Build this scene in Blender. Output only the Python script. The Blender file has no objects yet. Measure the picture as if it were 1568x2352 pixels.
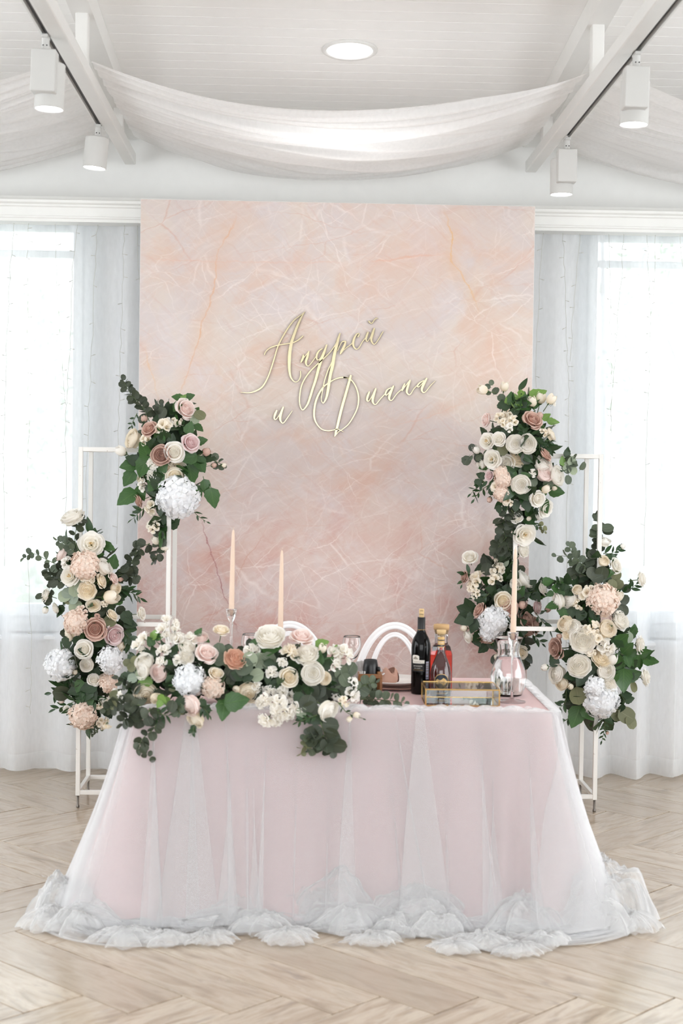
import bpy, math, random
import numpy as np
from mathutils import Vector, Matrix, Quaternion

# ------------------------------------------------------------------ camera, world, lights, exposure
scene = bpy.context.scene
COL = scene.collection
W_, H_, F_, EYE = 1568, 2352, 3450.0, 1.67
_ps, _th, _ro = math.atan(98 / F_), math.atan(104 / F_), math.radians(.8)
FW = Vector((math.sin(_ps) * math.cos(_th), math.cos(_ps) * math.cos(_th), -math.sin(_th)))
_rt = Vector((math.cos(_ps), -math.sin(_ps), 0)); _up = _rt.cross(FW)
RT = math.cos(_ro) * _rt + math.sin(_ro) * _up
UP = -math.sin(_ro) * _rt + math.cos(_ro) * _up
CAM = Vector((0, 0, EYE))
cam = bpy.data.objects.new('camera', bpy.data.cameras.new('camera'))
cam.data.sensor_fit = 'VERTICAL'; cam.data.sensor_height = 36; cam.data.lens = F_ / H_ * 36
cam.matrix_world = Matrix(((RT.x, UP.x, -FW.x, 0), (RT.y, UP.y, -FW.y, 0), (RT.z, UP.z, -FW.z, EYE), (0, 0, 0, 1)))
cam.data.dof.use_dof = True; cam.data.dof.focus_distance = 7.25; cam.data.dof.aperture_fstop = 2.8
cam.data.clip_end = 200
COL.objects.link(cam); scene.camera = cam

def ray(px, py): return FW + RT * ((px - W_ / 2) / F_) - UP * ((py - H_ / 2) / F_)
def at(px, py, Y):
    "the point seen at a pixel, on the upright plane at depth Y"
    d = ray(px, py); return CAM + d * (Y / d.y)
def onz(px, py, z):
    "the point seen at a pixel, on the level plane at height z"
    d = ray(px, py); return CAM + d * ((z - EYE) / d.z)

world = bpy.data.worlds.new('daylight'); scene.world = world; world.use_nodes = True
world.node_tree.nodes['Background'].inputs[0].default_value = (.93, .97, 1, 1)
world.node_tree.nodes['Background'].inputs[1].default_value = 4.3

def area(name, loc, target, sx, sy, power, col):
    l = bpy.data.lights.new(name, 'AREA'); l.shape = 'RECTANGLE'; l.size = sx; l.size_y = sy; l.energy = power; l.color = col
    o = bpy.data.objects.new(name, l); o.location = loc
    o.rotation_euler = (Vector(target) - Vector(loc)).to_track_quat('-Z', 'Y').to_euler(); COL.objects.link(o)
# added soft fill lamps, set at openings in the unseen rear and side walls
area('rear_fill', (.4, -3.9, 1.8), (.4, 5, 1.8), 7, 2.6, 56, (1, .985, .97))
area('left_fill', (-4.95, 3.2, 1.7), (0, 3.2, 1.7), 5.5, 2.3, 44, (.96, .98, 1))
area('right_fill', (5.15, 3.2, 1.7), (0, 3.2, 1.7), 5.5, 2.3, 54, (1, .985, .97))

scene.view_settings.view_transform = 'Standard'; scene.view_settings.look = 'None'
scene.view_settings.gamma = 1; scene.view_settings.exposure = 0.08
scene.view_settings.use_curve_mapping = False
scene.cycles.max_bounces = 12; scene.cycles.diffuse_bounces = 7; scene.cycles.glossy_bounces = 4
scene.cycles.transmission_bounces = 12; scene.cycles.transparent_max_bounces = 48
scene.cycles.caustics_reflective = False
scene.cycles.adaptive_threshold = .04

# ------------------------------------------------------------------ helpers
def srgb(r, g, b):
    f = lambda c: (c / 255 / 12.92) if c <= 10 else ((c / 255 + .055) / 1.055) ** 2.4
    return (f(r), f(g), f(b), 1)

class NT:
    "short-hand for building a node material"
    def __init__(s, name):
        s.m = bpy.data.materials.new(name); s.m.use_nodes = True; s.t = s.m.node_tree
        s.t.nodes.clear(); s.out = s.n('ShaderNodeOutputMaterial')
    def n(s, ty, **kw):
        x = s.t.nodes.new(ty)
        for k, v in kw.items(): setattr(x, k, v)
        return x
    def set(s, sock, v):
        if hasattr(v, 'is_output') or isinstance(v, bpy.types.NodeSocket): s.t.links.new(v, sock)
        else: sock.default_value = v
    def math(s, op, a, b=0.0, c=None):
        x = s.n('ShaderNodeMath', operation=op); s.set(x.inputs[0], a); s.set(x.inputs[1], b)
        if c is not None: s.set(x.inputs[2], c)
        return x.outputs[0]
    def mix(s, f, a, b, blend='MIX'):
        x = s.n('ShaderNodeMix', data_type='RGBA', blend_type=blend)
        s.set(x.inputs[0], f); s.set(x.inputs[6], a); s.set(x.inputs[7], b); return x.outputs[2]
    def ramp(s, f, pts, interp='LINEAR'):
        x = s.n('ShaderNodeValToRGB'); s.set(x.inputs[0], f); r = x.color_ramp; r.interpolation = interp
        while len(r.elements) < len(pts): r.elements.new(.5)
        for e, (p, c) in zip(r.elements, pts):
            e.position = p; e.color = c if len(c) == 4 else (*c, 1)
        return x.outputs[0]
    def noise(s, vec, scale, detail=3, rough=.55, dist=0.0, col=False):
        x = s.n('ShaderNodeTexNoise'); s.set(x.inputs['Scale'], scale); s.set(x.inputs['Detail'], detail)
        s.set(x.inputs['Roughness'], rough); s.set(x.inputs['Distortion'], dist)
        if vec is not None: s.set(x.inputs['Vector'], vec)
        return x.outputs['Color' if col else 'Fac']
    def mapping(s, vec, loc=(0, 0, 0), rot=(0, 0, 0), sc=(1, 1, 1)):
        x = s.n('ShaderNodeMapping'); s.set(x.inputs[0], vec); x.inputs[1].default_value = loc
        x.inputs[2].default_value = rot; x.inputs[3].default_value = sc; return x.outputs[0]
    def turned(s, vec, rot, sc, loc=(0, 0, 0)):
        "turn about Y first, then stretch: streaks along any direction"
        return s.mapping(s.mapping(vec, rot=(0, rot, 0)), loc=loc, sc=sc)
    def obj(s): return s.n('ShaderNodeTexCoord').outputs['Object']
    def bump(s, h, strength=.3, dist=.01):
        x = s.n('ShaderNodeBump'); x.inputs['Strength'].default_value = strength; x.inputs['Distance'].default_value = dist
        s.set(x.inputs['Height'], h); return x.outputs[0]
    def pr(s, col, rough=.5, **kw):
        x = s.n('ShaderNodeBsdfPrincipled'); s.set(x.inputs['Base Color'], col); s.set(x.inputs['Roughness'], rough)
        for k, v in kw.items(): s.set(x.inputs[k.replace('_', ' ')], v)
        return x.outputs[0]
    def mixs(s, f, a, b):
        x = s.n('ShaderNodeMixShader'); s.set(x.inputs[0], f); s.set(x.inputs[1], a); s.set(x.inputs[2], b); return x.outputs[0]
    def dif(s, c):
        x = s.n('ShaderNodeBsdfDiffuse'); s.set(x.inputs[0], c); return x.outputs[0]
    def tl(s, c):
        x = s.n('ShaderNodeBsdfTranslucent'); s.set(x.inputs[0], c); return x.outputs[0]
    def tr(s, c=(1, 1, 1, 1)):
        x = s.n('ShaderNodeBsdfTransparent'); s.set(x.inputs[0], c); return x.outputs[0]
    def attr(s, name):
        return s.n('ShaderNodeAttribute', attribute_name=name).outputs['Fac']
    def rnd(s): return s.n('ShaderNodeObjectInfo').outputs['Random']
    def done(s, sh):
        s.t.links.new(sh, s.out.inputs[0]); return s.m

def plain(name, col, rough=.5, **kw):
    k = NT(name)
    n = k.noise(k.obj(), 14, 3)
    return k.done(k.pr(k.mix(n, tuple(c * .94 for c in col[:3]) + (1,), col), rough, **kw))

def link(o, parent=None):
    COL.objects.link(o)
    if parent is not None: o.parent = parent
    return o
def empty(name, loc=(0, 0, 0)):
    o = bpy.data.objects.new(name, None); o.location = loc; o.empty_display_size = .1; return link(o)
def tag(o, label=None, cat=None, group=None, kind=None):
    for k, v in (('label', label), ('category', cat), ('group', group), ('kind', kind)):
        if v: o[k] = v
    return o
def mesh(name, V, Fc, mats, smooth=True, uv=None, pv=None, mi=None):
    me = bpy.data.meshes.new(name); me.from_pydata([tuple(map(float, v)) for v in V], [], Fc)
    for m in (mats if isinstance(mats, (list, tuple)) else [mats]): me.materials.append(m)
    if mi is not None: me.polygons.foreach_set('material_index', mi)
    if smooth: me.polygons.foreach_set('use_smooth', [True] * len(me.polygons))
    if uv is not None:
        l = me.uv_layers.new(name='uv'); idx = np.empty(len(me.loops), int); me.loops.foreach_get('vertex_index', idx)
        l.data.foreach_set('uv', np.asarray(uv, float)[idx].ravel())
    if pv is not None:
        a = me.attributes.new('pv', 'FLOAT', 'POINT'); a.data.foreach_set('value', np.asarray(pv, float))
    me.update(); return me
def obj(name, me, parent=None, loc=None, rot=None, sc=None):
    o = bpy.data.objects.new(name, me)
    if loc is not None: o.location = loc
    if rot is not None:
        if isinstance(rot, Quaternion): o.rotation_mode = 'QUATERNION'; o.rotation_quaternion = rot
        else: o.rotation_euler = rot
    if sc is not None: o.scale = (sc, sc, sc) if isinstance(sc, (int, float)) else sc
    return link(o, parent)

class MB:
    "collects shapes into ONE mesh"
    def __init__(s): s.V = []; s.F = []; s.M = []
    def add(s, V, Fc, mi=0):
        b = len(s.V); s.V += [tuple(v) for v in V]; s.F += [tuple(i + b for i in f) for f in Fc]; s.M += [mi] * len(Fc); return s
    def box(s, lo, hi, bev=0.0, mi=0, mat=None):
        lo = np.array(lo, float); hi = np.array(hi, float)
        if bev <= 0:
            V = [(x, y, z) for z in (lo[2], hi[2]) for y in (lo[1], hi[1]) for x in (lo[0], hi[0])]
            Fc = [(0, 2, 3, 1), (4, 5, 7, 6), (0, 1, 5, 4), (2, 6, 7, 3), (0, 4, 6, 2), (1, 3, 7, 5)]
        else:
            V = []; idx = {}
            for cx in (0, 1):
                for cy in (0, 1):
                    for cz in (0, 1):
                        c = (cx, cy, cz)
                        for ax in range(3):
                            p = [0, 0, 0]
                            for k in range(3):
                                e = hi[k] if c[k] else lo[k]
                                p[k] = e if k == ax else e + (-bev if c[k] else bev)
                            idx[c, ax] = len(V); V.append(tuple(p))
            Fc = []
            ctr = (lo + hi) / 2
            def face(ids):
                p = np.array([V[i] for i in ids]); n = np.cross(p[1] - p[0], p[2] - p[0])
                Fc.append(tuple(ids) if n @ (p.mean(0) - ctr) > 0 else tuple(ids[::-1]))
            for ax in range(3):
                o1, o2 = [k for k in range(3) if k != ax]
                for sd in (0, 1):
                    ids = []
                    for a, b in ((0, 0), (1, 0), (1, 1), (0, 1)):
                        c = [0, 0, 0]; c[ax] = sd; c[o1] = a; c[o2] = b; ids.append(idx[tuple(c), ax])
                    face(ids)
                for a in (0, 1):
                    for b in (0, 1):
                        c0 = [0, 0, 0]; c1 = [0, 0, 0]; c0[ax] = 0; c1[ax] = 1
                        for c in (c0, c1): c[o1] = a; c[o2] = b
                        face([idx[tuple(c0), o1], idx[tuple(c1), o1], idx[tuple(c1), o2], idx[tuple(c0), o2]])
            for c in [(a, b, d) for a in (0, 1) for b in (0, 1) for d in (0, 1)]: face([idx[c, 0], idx[c, 1], idx[c, 2]])
        if mat is not None: V = [tuple(mat @ Vector(v)) for v in V]
        return s.add(V, Fc, mi)
    def lathe(s, prof, n=28, c=(0, 0, 0), mi=0, mat=None, cap=True):
        V = []; Fc = []
        for r, z in prof:
            for k in range(n):
                a = 2 * math.pi * k / n; V.append((c[0] + r * math.cos(a), c[1] + r * math.sin(a), c[2] + z))
        for i in range(len(prof) - 1):
            for k in range(n):
                k2 = (k + 1) % n; Fc.append((i * n + k, i * n + k2, (i + 1) * n + k2, (i + 1) * n + k))
        if cap:
            if prof[0][0] > 1e-6: Fc.append(tuple(range(n))[::-1])
            if prof[-1][0] > 1e-6: Fc.append(tuple((len(prof) - 1) * n + k for k in range(n)))
        if mat is not None: V = [tuple(mat @ Vector(v)) for v in V]
        return s.add(V, Fc, mi)
    def tube(s, P, r, n=6, mi=0, cap=True):
        P = [Vector(p) for p in P]; V = []; Fc = []
        rr = r if isinstance(r, (list, tuple)) else [r] * len(P)
        nrm = None
        for i, p in enumerate(P):
            t = (P[min(i + 1, len(P) - 1)] - P[max(i - 1, 0)])
            t = t.normalized() if t.length > 1e-9 else Vector((0, 0, 1))
            if nrm is None: nrm = t.orthogonal().normalized()
            else:
                nrm = nrm - t * nrm.dot(t); nrm = nrm.normalized() if nrm.length > 1e-6 else t.orthogonal().normalized()
            b = t.cross(nrm)
            for k in range(n):
                a = 2 * math.pi * k / n; V.append(p + (nrm * math.cos(a) + b * math.sin(a)) * rr[i])
        for i in range(len(P) - 1):
            for k in range(n):
                k2 = (k + 1) % n; Fc.append((i * n + k, i * n + k2, (i + 1) * n + k2, (i + 1) * n + k))
        if cap: Fc.append(tuple(range(n))[::-1]); Fc.append(tuple((len(P) - 1) * n + k for k in range(n)))
        return s.add(V, Fc, mi)
    def grid(s, V, nr, nc, mi=0, wrap=False):
        Fc = []
        for i in range(nr - 1):
            for j in range(nc if wrap else nc - 1):
                j2 = (j + 1) % nc; Fc.append((i * nc + j, i * nc + j2, (i + 1) * nc + j2, (i + 1) * nc + j))
        return s.add(V, Fc, mi)
    def build(s, name, mats, parent=None, smooth=True, **kw):
        me = mesh(name, s.V, s.F, mats, smooth, mi=s.M)
        return obj(name, me, parent, **kw)
def autosmooth(o, ang=35):
    me = o.data
    try: me.set_sharp_from_angle(angle=math.radians(ang))
    except Exception: pass
    return o
def crom(P, n):
    "n points along a smooth curve through P (any dimension)"
    P = np.array(P, float); m = len(P)
    if m == 2: return P[0] + (P[1] - P[0]) * np.linspace(0, 1, n)[:, None]
    Q = np.vstack([2 * P[0] - P[1], P, 2 * P[-1] - P[-2]]); out = []
    for t in np.linspace(0, m - 1 - 1e-9, n):
        i = int(t); f = t - i; a, b, c, d = Q[i:i + 4]
        out.append(.5 * (2 * b + (c - a) * f + (2 * a - 5 * b + 4 * c - d) * f ** 2 + (3 * b - a - 3 * c + d) * f ** 3))
    return np.array(out)
def wob(seed, n=6, lo=1.0, hi=6.0):
    "a smooth repeatable random function"
    r = random.Random(seed); T = [(r.uniform(lo, hi), r.uniform(0, 6.28), r.uniform(.5, 1)) for _ in range(n)]
    k = math.sqrt(sum(a * a for *_, a in T) / 2)
    return lambda x: sum(a * np.sin(f * x + p) for f, p, a in T) / k

# ------------------------------------------------------------------ materials of the setting
M = {}
M['wall'] = plain('white_paint', srgb(236, 236, 234), .6)
M['ceil'] = plain('white_boards', srgb(247, 246, 244), .45)
M['trim'] = plain('white_trim', srgb(240, 240, 237), .4)
M['lampbody'] = plain('white_lamp_body', srgb(206, 205, 202), .35)
M['steel'] = plain('white_steel', srgb(230, 229, 226), .35)
M['dark'] = plain('dark_groove', srgb(70, 70, 72), .5)
M['black'] = plain('black_plastic', srgb(22, 22, 24), .35)
def emit(name, col, st):
    k = NT(name); e = k.n('ShaderNodeEmission'); e.inputs[0].default_value = col; e.inputs[1].default_value = st; return k.done(e.outputs[0])
M['lamp'] = emit('lamp_glow', (.97, .985, 1, 1), 9)

k = NT('oak_herringbone'); P = k.obj(); rn = k.rnd()
off = k.n('ShaderNodeCombineXYZ'); k.set(off.inputs[0], k.math('MULTIPLY', rn, 37)); k.set(off.inputs[1], k.math('MULTIPLY', rn, 91))
va = k.n('ShaderNodeVectorMath', operation='ADD'); k.set(va.inputs[0], P); k.set(va.inputs[1], off.outputs[0]); Q = va.outputs[0]
g1 = k.noise(k.mapping(Q, sc=(1.6, 9, 1)), 2.2, 5, .6, .6)
g2 = k.noise(k.mapping(Q, sc=(3, 60, 1)), 3.2, 4, .6, .2)
g3 = k.noise(k.mapping(Q, sc=(2.2, 7, 1)), 2.6, 2, .5, 1.2)
c = k.ramp(g1, [(.30, srgb(150, 133, 114)), (.42, srgb(188, 170, 149)), (.55, srgb(210, 195, 176)), (.70, srgb(176, 160, 141))])
c = k.mix(k.ramp(g2, [(.38, (0, 0, 0)), (.62, (1, 1, 1))]), k.mix(.82, k.mix(1, c, srgb(196, 178, 158), 'MULTIPLY'), c), c)
c = k.mix(k.math('MULTIPLY', k.ramp(g3, [(.62, (0, 0, 0)), (.75, (1, 1, 1))]), .55), c, srgb(142, 131, 122))
c = k.mix(k.math('MULTIPLY', k.math('FRACT', k.math('MULTIPLY', rn, 7.31)), .7), c, srgb(166, 147, 127))
M['oak'] = k.done(k.pr(c, k.math('MULTIPLY_ADD', g1, .12, .19), Coat_Weight=.45, Coat_Roughness=.1, Normal=k.bump(g2, .12, .002)))

k = NT('thin_glass'); lw = k.n('ShaderNodeLayerWeight'); lw.inputs[0].default_value = .25
gl = k.n('ShaderNodeBsdfGlossy'); gl.inputs['Roughness'].default_value = .02
M['pane'] = k.done(k.mixs(k.math('MULTIPLY_ADD', lw.outputs['Fresnel'], .8, .03), k.tr((.96, .98, .98, 1)), gl.outputs[0]))

def sheer(name, col, a, mina=.12, tlw=.5, soft=0):
    "gauze: each layer hides more the more edge-on it is seen"
    k = NT(name); g = k.n('ShaderNodeNewGeometry')
    d = k.n('ShaderNodeVectorMath', operation='DOT_PRODUCT'); k.set(d.inputs[0], g.outputs['Normal']); k.set(d.inputs[1], g.outputs['Incoming'])
    cs = k.math('MAXIMUM', k.math('ABSOLUTE', d.outputs['Value']), mina)
    op = k.math('SUBTRACT', 1, k.math('POWER', 1 - a, k.math('DIVIDE', 1, cs)))
    wv = k.noise(k.mapping(k.obj(), sc=(1, 1, .3)), 60, 2)
    op = k.math('MULTIPLY', op, k.math('MULTIPLY_ADD', wv, .16, .92))
    df = k.n('ShaderNodeBsdfDiffuse'); df.inputs[0].default_value = col
    if soft:        # loose net: its threads scatter light much the same whatever the tilt of the sheet
        vn = k.n('ShaderNodeVectorMath', operation='MULTIPLY_ADD'); k.set(vn.inputs[0], g.outputs['Normal']); vn.inputs[1].default_value = (1 - soft,) * 3; vn.inputs[2].default_value = (0, -.75 * soft, .55 * soft)
        nn = k.n('ShaderNodeVectorMath', operation='NORMALIZE'); k.set(nn.inputs[0], vn.outputs[0]); k.set(df.inputs['Normal'], nn.outputs[0])
    return k.done(k.mixs(op, k.tr(), k.mixs(tlw, df.outputs[0], k.tl(col))))
M['sheer'] = sheer('sheer_voile', srgb(249, 250, 252), .68, .2)
M['hem'] = sheer('sheer_hem', srgb(244, 246, 248), .86, .2)
M['swag'] = sheer('swag_voile', srgb(251, 251, 251), .7, .2, .5)
M['tulle'] = sheer('white_tulle', srgb(250, 250, 252), .165, .15, .12, .6)
M['tulle2'] = sheer('white_tulle_bunched', srgb(254, 254, 255), .21, .17, .12, .7)

M['joint'] = plain('dark_joint', srgb(78, 66, 57), .7)
# ------------------------------------------------------------------ floor of herringbone planks
X0, X1, Y0, Y1 = -5.0, 5.2, -4.0, 8.2
fl = MB().box((X0, Y0, -.12), (X1, Y1 + .3, -.012)).build('floor', M['joint'], smooth=False); tag(fl, kind='structure')
PW, PL = .2205, .915
pk = MB().box((0, 0, -.011), (PL - .0036, PW - .0036, 0), .0016).build('plank', M['oak'], fl, smooth=False)
bpy.data.objects.remove(pk); pmesh = bpy.data.meshes['plank']
s2 = math.sqrt(.5)
def ab(a, b): return Vector(((a + b) * s2, (b - a) * s2, 0))
A0, B0 = -3.5605, 3.0745
for m_ in range(-8, 12):
    for k_ in range(-40, 40):
        a = A0 + k_ * PW - m_ * PL; b = B0 + k_ * PW + m_ * PL
        for ty in (1, 2):
            if ty == 1: c0 = ab(a - PL, b - PW); c1 = ab(a, b); rz = -math.pi / 4; org = c0
            else: c0 = ab(a, b - PL); c1 = ab(a + PW, b); rz = math.pi / 4; org = ab(a + PW, b - PL)
            ct = (c0 + c1) / 2
            if -2.6 < ct.x < 2.9 and 3.25 < ct.y < 8.45 and abs(ct.x) < .235 * ct.y + 1.0:
                obj('plank', pmesh, fl, org, (0, 0, rz))

# ------------------------------------------------------------------ walls, windows, cornice, ceiling
YB = 8.2
WZ0, WZ1 = .74, 3.05
wb = MB(); LW, RW = (-3.2, -1.13), (1.515, 3.5)
for x0, x1 in ((X0, LW[0]), (LW[1], RW[0]), (RW[1], X1)): wb.box((x0, YB, 0), (x1, YB + .25, 4.6))
for a, b in (LW, RW): wb.box((a, YB, 0), (b, YB + .25, WZ0)); wb.box((a, YB, WZ1), (b, YB + .25, 4.6))
tag(wb.build('wall_back', M['wall'], smooth=False), kind='structure')
wl = MB()
for y0, y1, z0, z1 in ((Y0, .4, 0, 4.6), (6, YB, 0, 4.6), (.4, 6, 0, .5), (.4, 6, 2.9, 4.6)): wl.box((X0 - .2, y0, z0), (X0, y1, z1))
tag(wl.build('wall_left', M['wall'], smooth=False), kind='structure')
wr = MB()
for y0, y1, z0, z1 in ((Y0, .4, 0, 4.6), (6, YB, 0, 4.6), (.4, 6, 0, .5), (.4, 6, 2.9, 4.6)): wr.box((X1, y0, z0), (X1 + .2, y1, z1))
tag(wr.build('wall_right', M['wall'], smooth=False), kind='structure')
wf = MB()
for x0, x1, z0, z1 in ((X0, -3.2, 0, 4.9), (4, X1, 0, 4.9), (-3.2, 4, 0, .5), (-3.2, 4, 3.1, 4.9)): wf.box((x0, Y0 - .2, z0), (x1, Y0, z1))
tag(wf.build('wall_rear', M['wall'], smooth=False), kind='structure')

M['pvc'] = plain('white_window_frame', srgb(236, 239, 242), .3)
for n_, (a, b) in enumerate((LW, RW), 1):
    w = empty(f'window_{n_}', ((a + b) / 2, YB + .12, WZ0)); tag(w, kind='structure')
    hw = (b - a) / 2; hh = WZ1 - WZ0
    f = MB()
    for lo, hi in (((-hw, 0, 0), (-hw + .07, .08, hh)), ((hw - .07, 0, 0), (hw, .08, hh)), ((-hw + .07, 0, 0), (hw - .07, .08, .08)), ((-hw + .07, 0, hh - .07), (hw - .07, .08, hh)), ((-hw + .07, .01, hh - .25), (hw - .07, .07, hh - .215)), ((-.04, 0, .08), (.04, .08, hh - .07))):
        f.box(lo, hi, .006)
    f.build('window_frame', M['pvc'], w, smooth=False)
    for s in (0, 1):
        xa, xb = ((-hw + .07, -.04), (.04, hw - .07))[s]
        g = MB()
        for lo, hi in (((xa, -.02, .08), (xa + .05, .06, hh - .07)), ((xb - .05, -.02, .08), (xb, .06, hh - .07)), ((xa + .06, -.02, .08), (xb - .06, .06, .15)), ((xa + .06, -.02, hh - .11), (xb - .06, .06, hh - .07))):
            g.box(lo, hi, .005)
        sa = g.build('sash', M['pvc'], w, smooth=False)
        MB().box((xa + .055, .015, .145), (xb - .055, .025, hh - .105)).build('pane', M['pane'], sa, smooth=False)
    MB().box((-hw - .05, -.2, -.03), (hw + .05, .0, .0), .008).build('window_sill', M['pvc'], w, smooth=False)

def extr(prof, x0, x1):
    m = MB(); n = len(prof); V = [(x, y, z) for x in (x0, x1) for y, z in prof]
    m.add(V, [(i, (i + 1) % n, n + (i + 1) % n, n + i) for i in range(n)] + [tuple(range(n))[::-1], tuple(range(n, 2 * n))]); return m
cp = [(YB, 2.975), (8.02, 2.975), (8.02, 2.925), (7.9, 2.925), (7.9, 2.94), (7.893, 2.944), (7.893, 2.952), (7.9, 2.956), (7.9, 2.998), (7.89, 3.004), (7.89, 3.012), (7.875, 3.02), (7.875, 3.034), (7.9, 3.04), (7.93, 3.045), (7.94, 3.062), (YB, 3.07)]
tag(extr(cp, X0, X1).build('trim_1', M['trim'], smooth=False), kind='structure')

CZ = lambda y: 3.5 + .07 * (YB - y)
ce = MB().add([(X0, Y0 - .2, CZ(Y0 - .2) + .012), (X1, Y0 - .2, CZ(Y0 - .2) + .012), (X1, YB + .2, CZ(YB + .2) + .012), (X0, YB + .2, CZ(YB + .2) + .012)] + [(X0, Y0 - .2, CZ(Y0 - .2) + .1), (X1, Y0 - .2, CZ(Y0 - .2) + .1), (X1, YB + .2, CZ(YB + .2) + .1), (X0, YB + .2, CZ(YB + .2) + .1)],
    [(0, 1, 2, 3), (7, 6, 5, 4), (0, 4, 5, 1), (1, 5, 6, 2), (2, 6, 7, 3), (3, 7, 4, 0)]).build('ceiling', M['ceil'], smooth=False)
tag(ce, kind='structure')
BW = .113
cb = mesh('ceiling_plank', *(lambda b: (b.V, b.F))(MB().box((X0, -BW / 2 + .0007, 0), (X1, BW / 2 - .0007, .013), .0014)), M['ceil'], False)
for i in range(40):
    y = 8.12 - i * BW
    obj('plank', cb, ce, (0, y, CZ(y)), (-.07, 0, 0))

# steel trusses, with the rails the spotlights run on
def truss(name, x, side, label):
    t = empty(name, (x, 5.5, 3.3)); tag(t, label, 'truss', 'white roof trusses')
    ya, yb = -2.4, 2.62
    MB().box((-.03, ya, -.03), (.03, yb, .03), .004).build('lower_chord', M['steel'], t, smooth=False)
    u = MB(); V = []
    for y in (ya, yb):
        z = CZ(5.5 + y) - 3.3
        V += [(-.045, y, z - .1), (.045, y, z - .1), (.045, y, z - .001), (-.045, y, z - .001)]
    u.add(V, [(0, 1, 2, 3), (7, 6, 5, 4), (0, 4, 5, 1), (1, 5, 6, 2), (2, 6, 7, 3), (3, 7, 4, 0)]).build('upper_chord', M['steel'], t, smooth=False)
    for y in (-1.75, -.45, .83, 2.1):
        MB().box((-.026, y - .026, .028), (.026, y + .026, CZ(5.5 + y) - 3.3 - .05), .004).build('strut', M['steel'], t, smooth=False)
    r = MB()
    a, b = (-.067, -.0305) if side < 0 else (.0305, .067)
    r.box((a, ya, .0), (b, 1.83, .028)); r.box((a, ya, -.022), (a + .007, 1.83, 0)); r.box((b - .007, ya, -.022), (b, 1.83, 0))
    rl = r.build('light_rail', M['steel'], t, smooth=False)
    MB().box((a + .007, ya, -.004), (b - .007, 1.83, -.0005)).build('groove', M['dark'], rl, smooth=False)
    return (a + b) / 2 + x
TL, TR = -.925, 1.225
xl = truss('roof_truss', TL, -1, 'white steel truss with a light rail, above the left edge of the pink backdrop')
xr = truss('roof_truss', TR, 1, 'white steel truss with a light rail, above the right edge of the pink backdrop')

def swag(x0, x1, seed, label, sg=.2):
    nu, nv = 60, 240; V = []
    w1, w2 = wob(seed, 9, 22, 105), wob(seed + 1, 5, 2, 9)
    for i in range(nu):
        u = i / (nu - 1); b = 4 * u * (1 - u)
        for j in range(nv):
            v = j / (nv - 1)
            env = .35 + .65 * b
            pl = w1(v + .05 * w2(u * .6 + v)) * .014 * env + .012 * w2(v * 3 + u) * b
            y = 6.36 + 1.68 * v + .05 * b * (1 - 2 * v) + .006 * w1(v * .9 + .3)
            V.append((x0 + (x1 - x0) * u, y, 3.352 + .045 * v - (sg + .015 * v) * b + pl))
    o = MB().grid(V, nu, nv).build('ceiling_drape', M['swag']); tag(o, label, 'drape', 'voile swags under the ceiling'); return o
swag(TL + .032, TR - .032, 5, 'white voile swag hung across the ceiling right above the pink backdrop')
swag(-3.1, TL - .075, 9, 'white voile swag under the ceiling beyond the left spotlights')
swag(TR + .075, 3.4, 13, 'white voile swag under the ceiling beyond the right spotlights')

def ceil_hit(px, py):
    d = ray(px, py); return CAM + d * ((3.5 + .07 * YB - EYE) / (d.z + .07 * d.y))
p = ceil_hit(803, 113); rotc = (-.07, 0, 0)
dl = empty('ceiling_downlight', p - Vector((0, 0, .002))); dl.rotation_euler = rotc
tag(dl, 'round white downlight recessed in the boarded ceiling', 'lamp')
MB().lathe([(.104, .0), (.106, -.008), (.122, -.010), (.128, -.006), (.128, .006), (.104, .006)], 48, cap=False).build('trim_ring', M['steel'], dl)
MB().lathe([(0, -.004), (.105, -.004), (.105, .004), (0, .004)], 40).build('diffuser', M['lamp'], dl, smooth=False)
l = bpy.data.lights.new('downlight_beam', 'SPOT'); l.energy = 7; l.spot_size = 2.6; l.spot_blend = .6; l.shadow_soft_size = .1
o = bpy.data.objects.new('downlight_beam', l); o.location = p - Vector((0, 0, .03)); COL.objects.link(o)

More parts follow.
